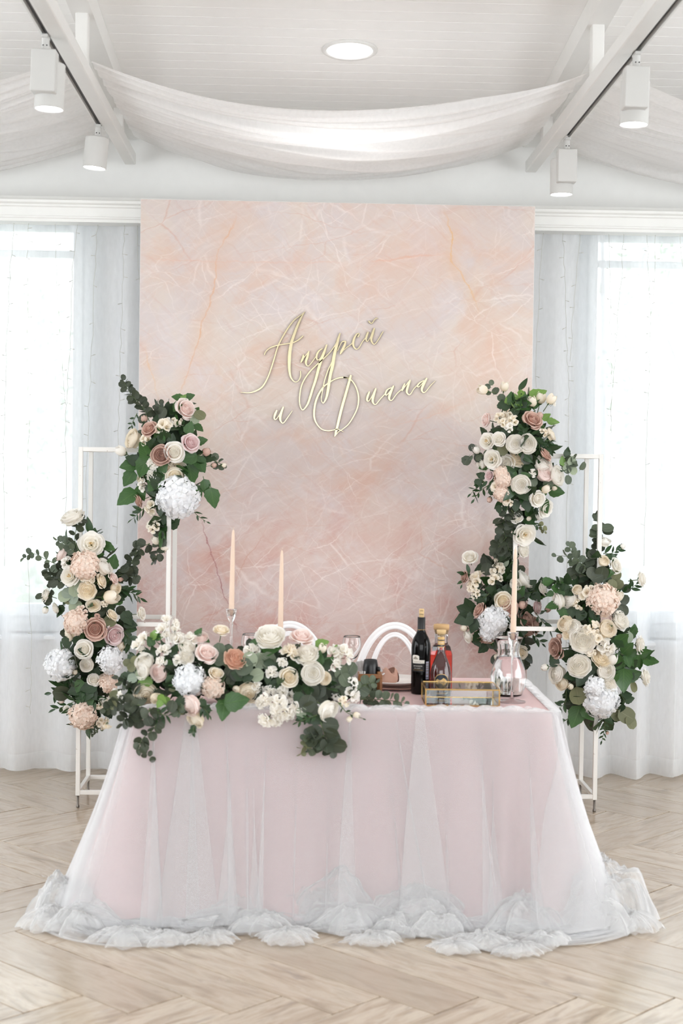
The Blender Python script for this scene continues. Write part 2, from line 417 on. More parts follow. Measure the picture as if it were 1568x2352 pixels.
def spot(px, py, xt, rot, box, label, aim, power):
    d = ray(px, py); p = CAM + d * ((3.275 - EYE) / d.z); p.x = xt
    t = empty('track_spotlight', p); tag(t, label, 'lamp', 'white track spotlights'); t.rotation_euler = rot
    a = MB(); a.box((-.012, -.03, -.012), (.012, .03, .0), .002); a.lathe([(.013, -.062), (.015, -.06), (.015, -.012), (.013, -.01)], 16)
    ad = a.build('rail_adapter', M['lampbody'], t, smooth=False)
    for sx in (-.006, .008): MB().lathe([(0, 0), (.0026, 0), (.0026, .002), (0, .002)], 10, mat=Matrix.Translation((sx, -.0145, -.04)) @ Matrix.Rotation(math.pi / 2, 4, 'X')).build('screw', M['black'], ad)
    if box:
        MB().box((-.046, -.036, -.215), (.046, .036, -.058), .003).build('driver_box', M['lampbody'], t, smooth=False)
        c, z0, z1 = (box * .012, .06, 0), -.262, -.09
    else: c, z0, z1 = (0, 0, 0), -.205, -.06
    lp = MB().lathe([(.0, z1), (.052, z1), (.056, z1 - .004), (.056, z0 + .003), (.0535, z0), (.05, z0 + .004), (.05, z0 + .02), (0, z0 + .02)], 40, c).build('lamp_head', M['lampbody'], t)
    autosmooth(lp)
    MB().lathe([(0, z0 + .003), (.0505, z0 + .003), (.0505, z0 + .006), (0, z0 + .006)], 32, c).build('lens', M['lamp'], lp, smooth=False)
    l = bpy.data.lights.new('spot_beam', 'SPOT'); l.energy = power; l.spot_size = 1.5; l.spot_blend = .7; l.shadow_soft_size = .05; l.color = (1, .97, .93)
    s = bpy.data.objects.new('spot_beam', l); q = p + Vector((c[0], c[1], z0 - .01)); s.location = q
    s.rotation_euler = (Vector(aim) - q).to_track_quat('-Z', 'Y').to_euler(); COL.objects.link(s)
spot(131, 82, xl, (.0, .03, 0), 1, 'white spotlight with box housing on the rail at the upper left', (-.2, 6.3, .8), 12)
spot(244, 288, xl, (.0, .09, .1), 0, 'white cylinder spotlight near the far end of the left rail', (0, 7.0, .5), 8)
spot(1497, 122, xr, (.0, .02, 0), 1, 'white spotlight with box housing on the rail at the upper right', (.6, 6.3, .7), 14)
spot(1325, 318, xr, (.0, .0, 0), -1, 'white spotlight with box housing near the far end of the right rail', (.7, 7.2, .6), 9)

# ------------------------------------------------------------------ curtains and fairy lights
def curtain(x0, x1, seed, label, k_=7.0):
    nx, nz = int((x1 - x0) * 170), 40; V = []; ph = wob(seed, 5, 1, 5); am = wob(seed + 1, 4, 2, 7); dr = wob(seed + 2, 4, 2, 6); fn = wob(seed + 3, 6, 20, 60)
    u = np.linspace(x0, x1, nx); zs = np.concatenate([np.linspace(2.985, 2.9, 6), np.linspace(2.88, .118, 28), [.112, .02]]); nz = len(zs)
    for z in zs:
        t = (2.985 - z) / 2.97
        a = k_ * 2 * math.pi * (u - x0) / 1.0 + 2.2 * ph(u) + .5 * t * dr(u)
        A = (.046 + .02 * am(u)) * (.55 + .45 * min(1, t * 3))
        s = np.tanh(1.8 * np.sin(a)) / .95
        top = max(0, 1 - t * 14)
        y = 8.07 + A * s * (1 - .5 * top) + .008 * top * fn(u) + .006 * dr(u * 1.3 + t)
        x = u + .016 * np.sin(2 * a) * min(1, t * 4) + .02 * t * dr(u + 2)
        V += list(zip(x, y, np.full(nx, z) + .006 * (t > .99) * dr(u)))
    m = MB(); m.V = V
    for i in range(nz - 1):
        for j in range(nx - 1): m.F.append((i * nx + j, i * nx + j + 1, (i + 1) * nx + j + 1, (i + 1) * nx + j)); m.M.append(1 if i == nz - 2 else 0)
    o = m.build('sheer_curtain', [M['sheer'], M['hem']]); tag(o, label, 'curtain', 'sheer curtains at the back wall'); return o
curtain(-2.9, -.72, 21, 'sheer white floor-length curtain to the left of the pink backdrop', 5.2)
curtain(1.08, 3.2, 31, 'sheer white floor-length curtain to the right of the pink backdrop', 4.6)

M['wire'] = plain('pale_green_wire', srgb(196, 196, 186), .5)
M['led'] = plain('clear_led', srgb(208, 206, 198), .25)
def fairy(name, label, strands, seed):
    r = random.Random(seed); root = None
    xs = [at(s[0][0], s[0][1], 7.97).x for s in strands]
    main = MB().tube([(min(xs) - .25, 7.985, 2.948), ((min(xs) + max(xs)) / 2, 7.985, 2.944), (max(xs) + .2, 7.985, 2.948)], .002, 5)
    root = main.build(name, M['wire']); tag(root, label, 'fairy lights', 'fairy lights hung over the curtains')
    for s in strands:
        P = np.array([at(px, py, 7.965 - .012 * (i % 2)) for i, (px, py) in enumerate(s)]); P[0, 2] = 2.946; P[0, 1] = 7.985
        n = max(8, int((P[0, 2] - P[-1, 2]) / .05)); Q = crom(P, n)
        Q[1:-1, 0] += [r.uniform(-.005, .005) for _ in range(n - 2)]
        st = MB().tube(Q, .0013, 4).build('strand', M['wire'], root)
        for i in range(2, n - 1, 3):
            sd = r.choice((-1, 1)); q = Vector(Q[i]); e = q + Vector((sd * r.uniform(.018, .026), -.004, r.uniform(-.012, .01)))
            MB().tube([q, q.lerp(e, .55), q.lerp(e, .56), e], [.0011, .0011, .0022, .0019], 5).build('led', M['led'], st)
fairy('fairy_lights', 'thin fairy light strands hanging over the curtain left of the backdrop',
      [[(32, 510), (24, 620), (16, 760), (12, 900), (8, 1100), (10, 1300)], [(65, 510), (63, 600), (64, 800), (66, 960), (62, 1200), (72, 1500), (70, 1640)],
       [(125, 512), (130, 640), (140, 800), (148, 900), (152, 930)], [(176, 513), (168, 600), (162, 760), (154, 900), (150, 1000), (152, 1200), (150, 1340)],
       [(223, 514), (218, 620), (211, 800), (204, 930), (199, 1080), (196, 1250)], [(284, 516), (282, 610), (279, 740), (275, 860), (272, 1000), (268, 1250)], [(315, 517), (319, 640), (321, 760)]], 3)
fairy('fairy_lights', 'thin fairy light strands hanging over the curtain right of the backdrop',
      [[(1250, 538), (1240, 640), (1233, 760), (1231, 890)], [(1293, 538), (1296, 640), (1302, 800), (1306, 900), (1304, 1050), (1300, 1400), (1302, 1640)],
       [(1333, 539), (1324, 640), (1316, 720), (1309, 830)], [(1398, 540), (1400, 640), (1402, 790), (1405, 900), (1400, 1080)], [(1434, 540), (1426, 640), (1414, 780), (1406, 900), (1400, 1000)],
       [(1487, 541), (1492, 680), (1494, 760), (1490, 860), (1485, 1000), (1478, 1300)], [(1507, 541), (1502, 640), (1495, 720)], [(1563, 542), (1570, 660)]], 4)

# ------------------------------------------------------------------ garden beyond the windows
k = NT('garden_ground'); gg = k.noise(k.obj(), 3, 4)
M['ground'] = k.done(k.pr(k.ramp(gg, [(.3, srgb(120, 126, 112)), (.7, srgb(168, 170, 158))]), .9))
tag(MB().box((-14, YB + .3, -.3), (14, 30, -.25)).build('ground', M['ground'], smooth=False), kind='structure')
k = NT('garden_leaf'); M['gleaf'] = k.done(k.mixs(.4, k.dif(k.mix(k.noise(k.obj(), 2), srgb(116, 136, 108), srgb(160, 176, 146))), k.tl(srgb(180, 196, 160))))
M['bark'] = plain('bark', srgb(92, 80, 68), .8)
def shrub(name, x, y, h, r, seed, label, trunk=0):
    rr = random.Random(seed); t = empty(name, (x, y, -.25)); tag(t, label, 'tree' if trunk else 'shrub')
    m = MB().tube([(0, 0, 0), (.03, 0, trunk * .5 + .1), (0, .02, trunk + h * .4)], [.09, .07, .03] if trunk else [.05, .04, .02], 8)
    for i in range(9):
        a = rr.uniform(0, 6.28); m.tube([(0, .02, trunk + h * .1 * (i % 4)), (r * .6 * math.cos(a), r * .6 * math.sin(a), trunk + h * rr.uniform(.3, .9))], [.025, .008], 5)
    m.build('trunk', M['bark'], t)
    f = MB()
    for i in range(900):
        a = rr.uniform(0, 6.28); el = rr.uniform(-1, 1); q = r * rr.uniform(.35, 1) ** .5 * math.sqrt(1 - el * el)
        c = Vector((q * math.cos(a), q * math.sin(a), trunk + h / 2 + h / 2 * el * rr.uniform(.7, 1)))
        d = Vector((rr.gauss(0, 1), rr.gauss(0, 1), rr.gauss(0, 1))).normalized(); e = d.orthogonal().normalized(); z = .11 * rr.uniform(.6, 1.2)
        f.add([c, c + d * z * .5 + e * z * .3, c + d * z, c + d * z * .5 - e * z * .3], [(0, 1, 2, 3)])
    tag(f.build('foliage', M['gleaf'], t), kind='stuff')
shrub('garden_shrub', -2.5, 11.4, 1.25, .8, 1, 'rounded green shrub outside the left window behind the sheer curtain')
shrub('garden_tree', -3.6, 15.5, 3.0, 1.5, 2, 'leafy tree outside the left window, pale through the curtain', 1.2)
shrub('garden_tree', 4.3, 15.0, 3.4, 1.5, 3, 'leafy tree outside the right window, pale through the curtain', 1.4)

# ------------------------------------------------------------------ the printed marble backdrop
BX0, BX1, BZ, BY = -.826, 1.193, 3.022, 7.74
k = NT('pink_marble_print'); P = k.obj()
sep = k.n('ShaderNodeSeparateXYZ'); k.set(sep.inputs[0], P); px_, pz_ = sep.outputs[0], sep.outputs[2]
nz = k.noise(P, 1.15, 4, .6, 0, True)
vm = k.n('ShaderNodeVectorMath', operation='MULTIPLY_ADD'); k.set(vm.inputs[0], nz); vm.inputs[1].default_value = (.55, 0, .55); k.set(vm.inputs[2], P); Wp = vm.outputs[0]
vm = k.n('ShaderNodeVectorMath', operation='MULTIPLY_ADD'); k.set(vm.inputs[0], k.noise(P, 2.4, 5, .6, 0, True)); vm.inputs[1].default_value = (.16, 0, .16); k.set(vm.inputs[2], P); Wq = vm.outputs[0]
n1 = k.noise(Wp, 1.05, 6, .58)
c = k.ramp(n1, [(.30, srgb(214, 186, 173)), (.40, srgb(217, 200, 190)), (.50, srgb(212, 201, 198)), (.58, srgb(218, 206, 197)), (.70, srgb(216, 192, 177))])
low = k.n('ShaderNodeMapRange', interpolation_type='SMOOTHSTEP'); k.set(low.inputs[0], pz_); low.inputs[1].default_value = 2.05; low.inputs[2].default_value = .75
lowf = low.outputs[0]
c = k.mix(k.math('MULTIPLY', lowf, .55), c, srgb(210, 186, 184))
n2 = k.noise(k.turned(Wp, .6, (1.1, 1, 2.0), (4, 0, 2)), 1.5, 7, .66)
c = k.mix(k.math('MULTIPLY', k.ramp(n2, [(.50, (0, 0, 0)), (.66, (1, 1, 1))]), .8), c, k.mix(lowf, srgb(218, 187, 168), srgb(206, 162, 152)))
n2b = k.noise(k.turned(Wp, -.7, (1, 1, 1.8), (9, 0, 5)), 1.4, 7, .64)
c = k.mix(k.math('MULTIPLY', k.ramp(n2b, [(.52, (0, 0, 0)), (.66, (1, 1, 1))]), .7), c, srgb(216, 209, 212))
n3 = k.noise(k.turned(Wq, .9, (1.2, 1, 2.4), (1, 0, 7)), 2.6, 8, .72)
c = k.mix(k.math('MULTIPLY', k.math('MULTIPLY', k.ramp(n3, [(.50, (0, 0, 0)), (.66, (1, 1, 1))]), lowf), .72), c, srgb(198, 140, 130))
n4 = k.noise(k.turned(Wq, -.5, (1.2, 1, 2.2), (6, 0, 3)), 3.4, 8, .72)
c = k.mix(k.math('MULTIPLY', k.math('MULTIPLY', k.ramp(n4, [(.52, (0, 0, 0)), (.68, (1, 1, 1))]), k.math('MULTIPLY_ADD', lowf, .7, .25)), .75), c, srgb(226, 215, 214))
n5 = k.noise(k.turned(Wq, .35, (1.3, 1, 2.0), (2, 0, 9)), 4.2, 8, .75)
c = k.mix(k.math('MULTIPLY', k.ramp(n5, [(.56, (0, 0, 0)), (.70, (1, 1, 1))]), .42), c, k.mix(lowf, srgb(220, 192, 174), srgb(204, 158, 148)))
# fine pale fractures in several directions, and soft brushed streaks
def cracks(c, rot, sc, scale, lo, amt, col, seed):
    v = k.n('ShaderNodeTexVoronoi', feature='DISTANCE_TO_EDGE'); k.set(v.inputs['Vector'], k.turned(Wq, rot, sc, (seed, 0, seed * 2))); v.inputs['Scale'].default_value = scale
    e = k.ramp(v.outputs['Distance'], [(0, (1, 1, 1)), (lo, (0, 0, 0))])
    msk = k.ramp(k.noise(P, 1.9 + seed * .1, 4), [(.44, (0, 0, 0)), (.62, (1, 1, 1))])
    return k.mix(k.math('MULTIPLY', k.math('MULTIPLY', e, msk), amt), c, col)
c = cracks(c, .55, (1, 1, 3.2), 1.9, .016, .6, srgb(240, 232, 228), 3)
c = cracks(c, -.75, (1, 1, 3.4), 2.3, .014, .55, srgb(242, 234, 230), 5)
c = cracks(c, 1.15, (1, 1, 2.4), 3.6, .018, .4, srgb(240, 231, 227), 8)
c = cracks(c, -.3, (1, 1, 4.2), 3.0, .018, .4, srgb(241, 233, 229), 14)
c = cracks(c, .2, (1, 1, 3.2), 1.3, .010, .45, srgb(206, 152, 130), 11)
st = k.noise(k.turned(Wq, .5, (2, 1, 26)), 1.6, 5, .65)
c = k.mix(k.ramp(st, [(.5, (0, 0, 0)), (.75, (.4, .4, .4))]), c, srgb(236, 225, 220))
st = k.noise(k.turned(Wq, -.75, (2, 1, 30)), 1.7, 5, .65)
c = k.mix(k.ramp(st, [(.52, (0, 0, 0)), (.78, (.34, .34, .34))]), c, srgb(206, 162, 150))
# the named veins of the print: a smooth course (float curve) roughened by noise
jit = k.math('MULTIPLY_ADD', k.noise(P, 16, 4, .65), .05, -.025)
def vein(c, pts, w, col, amt, soft=0.0, horiz=False):
    Q = [at(x, y, BY) for x, y in pts]
    d = sorted([((q.x - BX0) / 2.02, q.z / BZ) if horiz else (q.z / BZ, (q.x - BX0) / 2.02) for q in Q])
    fc = k.n('ShaderNodeFloatCurve'); cv = fc.mapping.curves[0]
    k.set(fc.inputs['Value'], k.math('DIVIDE', px_, 2.02) if horiz else k.math('DIVIDE', pz_, BZ))
    cv.points[0].location = d[0]; cv.points[1].location = d[-1]
    for q in d[1:-1]: cv.points.new(*q)
    fc.mapping.update()
    dist = k.math('ABSOLUTE', k.math('ADD', k.math('SUBTRACT', k.math('MULTIPLY', fc.outputs[0], BZ if horiz else 2.02), pz_ if horiz else px_), jit))
    run = px_ if horiz else pz_; sc_ = 2.02 if horiz else BZ
    inr = k.math('MULTIPLY', k.math('SMOOTH_MIN', k.math('MULTIPLY', k.math('SUBTRACT', run, d[0][0] * sc_), 9), 1, .3), k.math('SMOOTH_MIN', k.math('MULTIPLY', k.math('SUBTRACT', d[-1][0] * sc_, run), 9), 1, .3))
    inr = k.math('MULTIPLY', k.math('MAXIMUM', inr, 0), k.math('GREATER_THAN', k.math('SUBTRACT', run, d[0][0] * sc_), 0))
    core = k.math('MULTIPLY', k.ramp(k.math('DIVIDE', dist, w), [(0, (1, 1, 1)), (1, (0, 0, 0))]), k.math('MULTIPLY_ADD', k.noise(P, 9, 2), 1.3, .1))
    if soft: core = k.math('MAXIMUM', core, k.math('MULTIPLY', k.ramp(k.math('DIVIDE', dist, w * 9), [(0, (1, 1, 1)), (1, (0, 0, 0))]), soft))
    f = k.n('ShaderNodeMath', operation='MULTIPLY', use_clamp=True); k.set(f.inputs[0], k.math('MULTIPLY', core, inr)); f.inputs[1].default_value = amt
    return k.mix(f.outputs[0], c, col)
c = vein(c, [(548, 480), (535, 520), (520, 545), (498, 592), (495, 640), (480, 705), (464, 742), (456, 780), (440, 830), (425, 872), (410, 915)], .009, srgb(220, 170, 128), .9, .26)
c = vein(c, [(1019, 474), (1030, 515), (1038, 548), (1036, 590), (1060, 630), (1086, 682), (1104, 730)], .009, srgb(222, 178, 120), .95, .22)
c = vein(c, [(330, 790), (342, 835), (356, 885), (366, 930)], .006, srgb(226, 182, 130), .7, .2)
c = vein(c, [(455, 1180), (468, 1215), (482, 1262), (500, 1318), (513, 1362), (530, 1405), (548, 1465)], .006, srgb(150, 62, 66), .95, .1)
c = vein(c, [(612, 1212), (590, 1252), (560, 1290), (546, 1330), (540, 1370)], .006, srgb(198, 138, 112), .7, .14)
c = vein(c, [(830, 606), (900, 596), (960, 588), (1032, 582)], .012, srgb(222, 164, 132), .7, .25, True)
c = vein(c, [(335, 592), (450, 600), (560, 602), (680, 604), (800, 600)], .008, srgb(222, 178, 156), .55, .2, True)
c = vein(c, [(1160, 1330), (1110, 1395), (1070, 1450), (1040, 1500)], .005, srgb(176, 92, 86), .7, .1)
c = vein(c, [(890, 980), (960, 965), (1030, 940), (1085, 915)], .007, srgb(222, 180, 160), .6, .2, True)
gr = k.noise(k.obj(), 700, 1)
c = k.mix(1, c, (.93, .91, .90, 1), 'MULTIPLY'); c = k.mix(k.math('MULTIPLY_ADD', gr, .1, -.02), c, srgb(250, 244, 240))
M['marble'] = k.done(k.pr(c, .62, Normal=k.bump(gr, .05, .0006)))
M['bdside'] = plain('white_panel_edge', srgb(238, 234, 232), .6)
bd = MB().box((.012, .0, .0), (BX1 - BX0 - .012, .05, BZ - .01), .002, 1); V = [(0, -.003, 0), (BX1 - BX0, -.003, 0), (BX1 - BX0, -.003, BZ), (0, -.003, BZ)]
bd = MB().box((-.002, .001, 0), (BX1 - BX0 + .002, .05, BZ), 0, 1)
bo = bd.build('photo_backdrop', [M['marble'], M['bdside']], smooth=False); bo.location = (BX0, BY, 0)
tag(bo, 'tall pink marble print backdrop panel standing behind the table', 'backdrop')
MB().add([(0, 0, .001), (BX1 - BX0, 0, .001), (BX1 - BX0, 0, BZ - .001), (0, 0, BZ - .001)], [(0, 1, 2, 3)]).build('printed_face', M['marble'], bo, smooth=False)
for x in (.35, 1.6):
    MB().box((x, .0505, .0), (x + .04, .3, .03), .003).box((x, .0505, .03), (x + .04, .09, 1.6), .003).build('rear_brace', M['bdside'], bo, smooth=False)

# ------------------------------------------------------------------ gold script lettering
k = NT('gold_mirror'); M['gold'] = k.done(k.pr(k.mix(k.noise(k.obj(), 8), srgb(160, 148, 120), srgb(176, 164, 134)), .22, Metallic=1.0))
A_ = lambda x, y: (540 + x / 6.0308, 700 + y / 6.0308, 1 / 6.0308); B_ = lambda x, y: (740 + x / 5.807, 700 + y / 5.807, 1 / 5.807)
LET = [
 ('А', A_, ['965,95,8 900,150,14 820,210,22 740,310,26 660,440,26 605,545,24 570,640,22 530,780,22 470,960,22 420,1070,24 360,1150,26 270,1200,24 180,1220,16 75,1213,6', '965,95,8 920,165,28 870,270,40 820,400,46 780,520,50 755,650,52 748,780,52 750,900,44 765,990,32 800,1050,20 840,1070,14 880,1045,14 905,985,18 903,915,16', '405,695,18 420,655,16 470,605,18 540,575,20 620,555,20 720,540,20 800,525,22 870,490,22 920,450,22 940,428,18']),
 ('н', A_, ['945,692,24 935,745,38 908,802,24', '912,800,14 945,740,16 985,690,16 1022,645,16', '1020,642,26 1000,720,42 978,790,40 988,835,22 1015,846,14 1060,800,16 1115,720,14']),
 ('д', A_, ['1210,605,16 1160,640,26 1128,700,34 1132,758,24 1160,760,14 1205,695,16 1262,565,18', '1268,552,26 1230,660,44 1190,760,52 1150,900,48 1110,1050,44 1070,1170,40 1040,1270,40 1000,1380,32 940,1455,20 905,1420,18 890,1340,20 895,1240,22 915,1130,22 960,1030,22 1040,920,22 1130,830,20 1230,740,18 1320,650,16 1375,575,16']),
 ('р', A_, ['1452,392,20 1425,480,42 1400,580,50 1370,700,52 1345,850,54 1320,960,50 1300,1070,50 1285,1180,48 1260,1290,36 1220,1360,20 1195,1330,14 1190,1265,12', '1192,1300,12 1205,1210,16 1235,1060,20 1280,920,20 1335,800,16 1385,680,14', '1320,650,14 1370,580,16 1415,500,18 1450,400,16', '1415,640,12 1450,565,14 1480,515,20 1525,505,26', '1530,505,28 1510,570,42 1470,650,42 1448,690,14']),
 ('е', B_, ['255,640,10 310,582,12 380,530,14 412,495,16', '470,432,22 490,400,24 480,380,14 448,405,28 420,465,38 410,520,38 424,568,28 455,592,18 490,570,16 530,500,16 572,448,16']),
 ('й', B_, ['612,362,28 590,420,38 583,468,28 600,488,16 625,460,12 660,390,14 692,318,18', '694,312,28 668,390,42 652,460,38 670,513,24 702,522,16 750,460,16 790,390,18 812,355,14', '615,215,24 640,243,24 665,243,18 690,205,18 718,182,20 742,178,8']),
 ('и', A_, ['578,1460,28 552,1520,38 540,1570,28 560,1590,16 595,1550,14 640,1470,14 668,1415,16', '668,1412,26 632,1510,44 622,1580,42 642,1630,22 672,1634,16 720,1570,18 790,1470,8']),
 ('Д', A_, ['1350,1045,18 1280,1090,20 1220,1140,26 1160,1230,34 1115,1340,36 1095,1450,34 1095,1560,32 1130,1650,22 1200,1725,18 1290,1745,18 1385,1730,16 1430,1725,12 1500,1762,6', '1220,1140,20 1290,1085,20 1380,1032,20 1466,1008,22 1540,1010,22 1570,1018,20']),
 ('Д', B_, ['380,938,34 365,1000,40 320,1160,42 280,1300,44 240,1450,44 205,1600,42 180,1700,38 163,1758,12', '280,968,22 330,978,20 390,1010,20 440,1080,22 475,1180,24 483,1280,24 465,1380,22 420,1480,20 350,1590,18 270,1660,14 220,1690,12 165,1755,12']),
 ('и', B_, ['628,1158,26 605,1220,38 595,1270,32 615,1285,16 650,1240,14 712,1118,16', '714,1115,28 685,1200,42 670,1280,40 690,1325,20 720,1322,16 770,1260,16 835,1190,14']),
 ('а', B_, ['925,1105,14 870,1130,22 842,1180,30 852,1205,20 890,1170,14 948,1080,18', '950,1080,28 910,1170,44 890,1240,40 905,1274,20 935,1265,16 990,1190,16 1055,1130,14']),
 ('н', B_, ['1098,1050,22 1075,1110,36 1060,1150,22', '1064,1148,14 1095,1100,14 1170,1002,16', '1170,1005,28 1140,1090,40 1125,1160,36 1150,1198,20 1180,1185,16 1220,1120,14 1262,1080,14']),
 ('а', B_, ['1355,1010,14 1300,1040,22 1267,1080,26 1285,1095,18 1330,1050,14 1392,978,16', '1394,978,28 1350,1060,44 1325,1130,38 1345,1170,20 1380,1155,14 1440,1080,12 1508,1012,5']),
]
lp0 = at(780, 860, BY)
sign = empty('lettering_sign', (lp0.x, BY, lp0.z)); tag(sign, 'gold mirror script lettering of two names on the pink marble backdrop', 'sign')
merged = {}
for i, (ch, fn, sts) in enumerate(LET):
    m = merged.setdefault((ch, 7) if ch == 'Д' else (ch, i), MB())
    for si, s in enumerate(sts):
        P = []
        for tok in s.split():
            x, y, w = map(float, tok.split(',')); X, Y, sc_ = fn(x, y); q = at(X, Y, BY - .006); P.append((q.x - lp0.x, q.z - lp0.z, w * sc_ / F_ * BY / 2 * .92))
        Q = crom(P, max(8, len(P) * 5)); n = len(Q); V = []
        fr, bk = -.0085 - .0002 * si, -.0002
        for j in range(n):
            t = Q[min(j + 1, n - 1), :2] - Q[max(j - 1, 0), :2]; t = t / (np.linalg.norm(t) + 1e-9); nn = np.array((-t[1], t[0])) * max(.0008, Q[j, 2])
            for sg, y in ((1, bk), (1, fr + .0012), (.82, fr), (-.82, fr), (-1, fr + .0012), (-1, bk)): V.append((Q[j, 0] + nn[0] * sg, y, Q[j, 1] + nn[1] * sg))
        m.grid(V, n, 6, wrap=True); b = len(m.V) - len(V)
        m.F += [tuple(b + q for q in range(6)), tuple(b + (n - 1) * 6 + q for q in range(5, -1, -1))]; m.M += [0, 0]
for (ch, i), m in merged.items(): autosmooth(m.build('letter', M['gold'], sign), 30)

# ------------------------------------------------------------------ table under a pink cloth, with a tulle skirt
TX0, TX1, TY0, TY1, TZ = -.585, .945, 5.52, 6.42, .765
def perimeter(x0, x1, y0, y1, r, n):
    "rounded rectangle from the left rear corner by the front to the right rear corner and back: points, outward normals, lengths"
    pts = []
    def arc(cx, cy, a0, a1):
        for a in np.linspace(a0, a1, 9): pts.append((cx + r * math.cos(a), cy + r * math.sin(a)))
    arc(x0 + r, y1 - r, math.pi / 2, math.pi); arc(x0 + r, y0 + r, math.pi, 1.5 * math.pi)
    arc(x1 - r, y0 + r, 1.5 * math.pi, 2 * math.pi); arc(x1 - r, y1 - r, 0, math.pi / 2); pts.append(pts[0])
    P = np.array(pts); s = np.r_[0, np.cumsum(np.linalg.norm(np.diff(P, axis=0), axis=1))]
    def f(q):
        q = np.asarray(q) % s[-1]
        x = np.interp(q, s, P[:, 0]); y = np.interp(q, s, P[:, 1]); e = .012
        dx = np.interp((q + e) % s[-1], s, P[:, 0]) - np.interp((q - e) % s[-1], s, P[:, 0]); dy = np.interp((q + e) % s[-1], s, P[:, 1]) - np.interp((q - e) % s[-1], s, P[:, 1])
        l = np.hypot(dx, dy) + 1e-9; return x, y, dy / l, -dx / l
    return f, s[-1], s
k = NT('pink_cloth'); wv = k.noise(k.obj(), 260, 2)
M['pink'] = k.done(k.pr(k.mix(wv, srgb(212, 172, 172), srgb(219, 181, 180)), .75, Sheen_Weight=.25, Normal=k.bump(wv, .08, .001)))
pf, plen, ps_ = perimeter(TX0, TX1, TY0, TY1, .03, 9)
S_LF = ps_[8]; sl = (TY1 - TY0); sfw = TX1 - TX0              # lengths of the sides
nu, nv = 560, 26; q = np.linspace(0, plen, nu, endpoint=False); V = []
x, y, nx, ny = pf(q)
cl_, cr_ = sl - .04, sl + sfw - .07                            # along-path place of the two front corners
w1 = wob(41, 5, 3, 9); w2 = wob(42, 5, 9, 22)
for i in range(nv):
    t = i / (nv - 1); z = TZ * (1 - t) + .004
    dropy = np.exp(-((q - cr_) / .16) ** 2); dropl = np.exp(-((q - cl_) / .18) ** 2)
    off = .006 + .05 * t + .012 * t * w1(q) + .006 * t * w2(q)
    off = off + dropy * t * (.05 + .055 * np.sin((q - cr_) * 46 + .6)) + dropl * t * (.07 + .05 * np.sin((q - cl_) * 38 + 2))
    off = off + t ** 1.2 * (.10 * np.clip((q - sl - sfw + .05) / .1, 0, 1) * np.clip((2 * sl + sfw - q) / .2, 0, 1) + .075 * np.clip((sl + .05 - q) / .1, 0, 1) * np.clip(q / .2, 0, 1))
    if t > .9: off = off + (t - .9) * 10 * (.05 + .028 * w2(q * 1.7 + 3) + .02 * w1(q * 3)); z = z + (t - .9) * 10 * .012 * (1 + w2(q * 2))
    V += list(zip(x + nx * off, y + ny * off, np.maximum(.003, z if hasattr(z, '__len__') else np.full(nu, z))))
cm = MB().grid(V, nv, nu, wrap=True); cm.F = [f[::-1] for f in cm.F]
for s_, dz in ((.985, .0045), (.9, .0045)):
    b = len(cm.V); pr_ = b - nu if s_ < .95 else 0
    cx, cy = (TX0 + TX1) / 2, (TY0 + TY1) / 2
    cm.V += [(cx + (a - cx) * (1 - (1 - s_) * .4), cy + (c_ - cy) * (1 - (1 - s_)), TZ + dz) for a, c_ in zip(x, y)]
    for j in range(nu): j2 = (j + 1) % nu; cm.F.append((pr_ + j, pr_ + j2, b + j2, b + j)); cm.M.append(0)
cm.F.append(tuple(range(len(cm.V) - nu, len(cm.V)))); cm.M.append(0)
tc = cm.build('tablecloth', M['pink']); tag(tc, 'long pale pink tablecloth over the table in front of the backdrop', 'tablecloth')
TZ += .0045

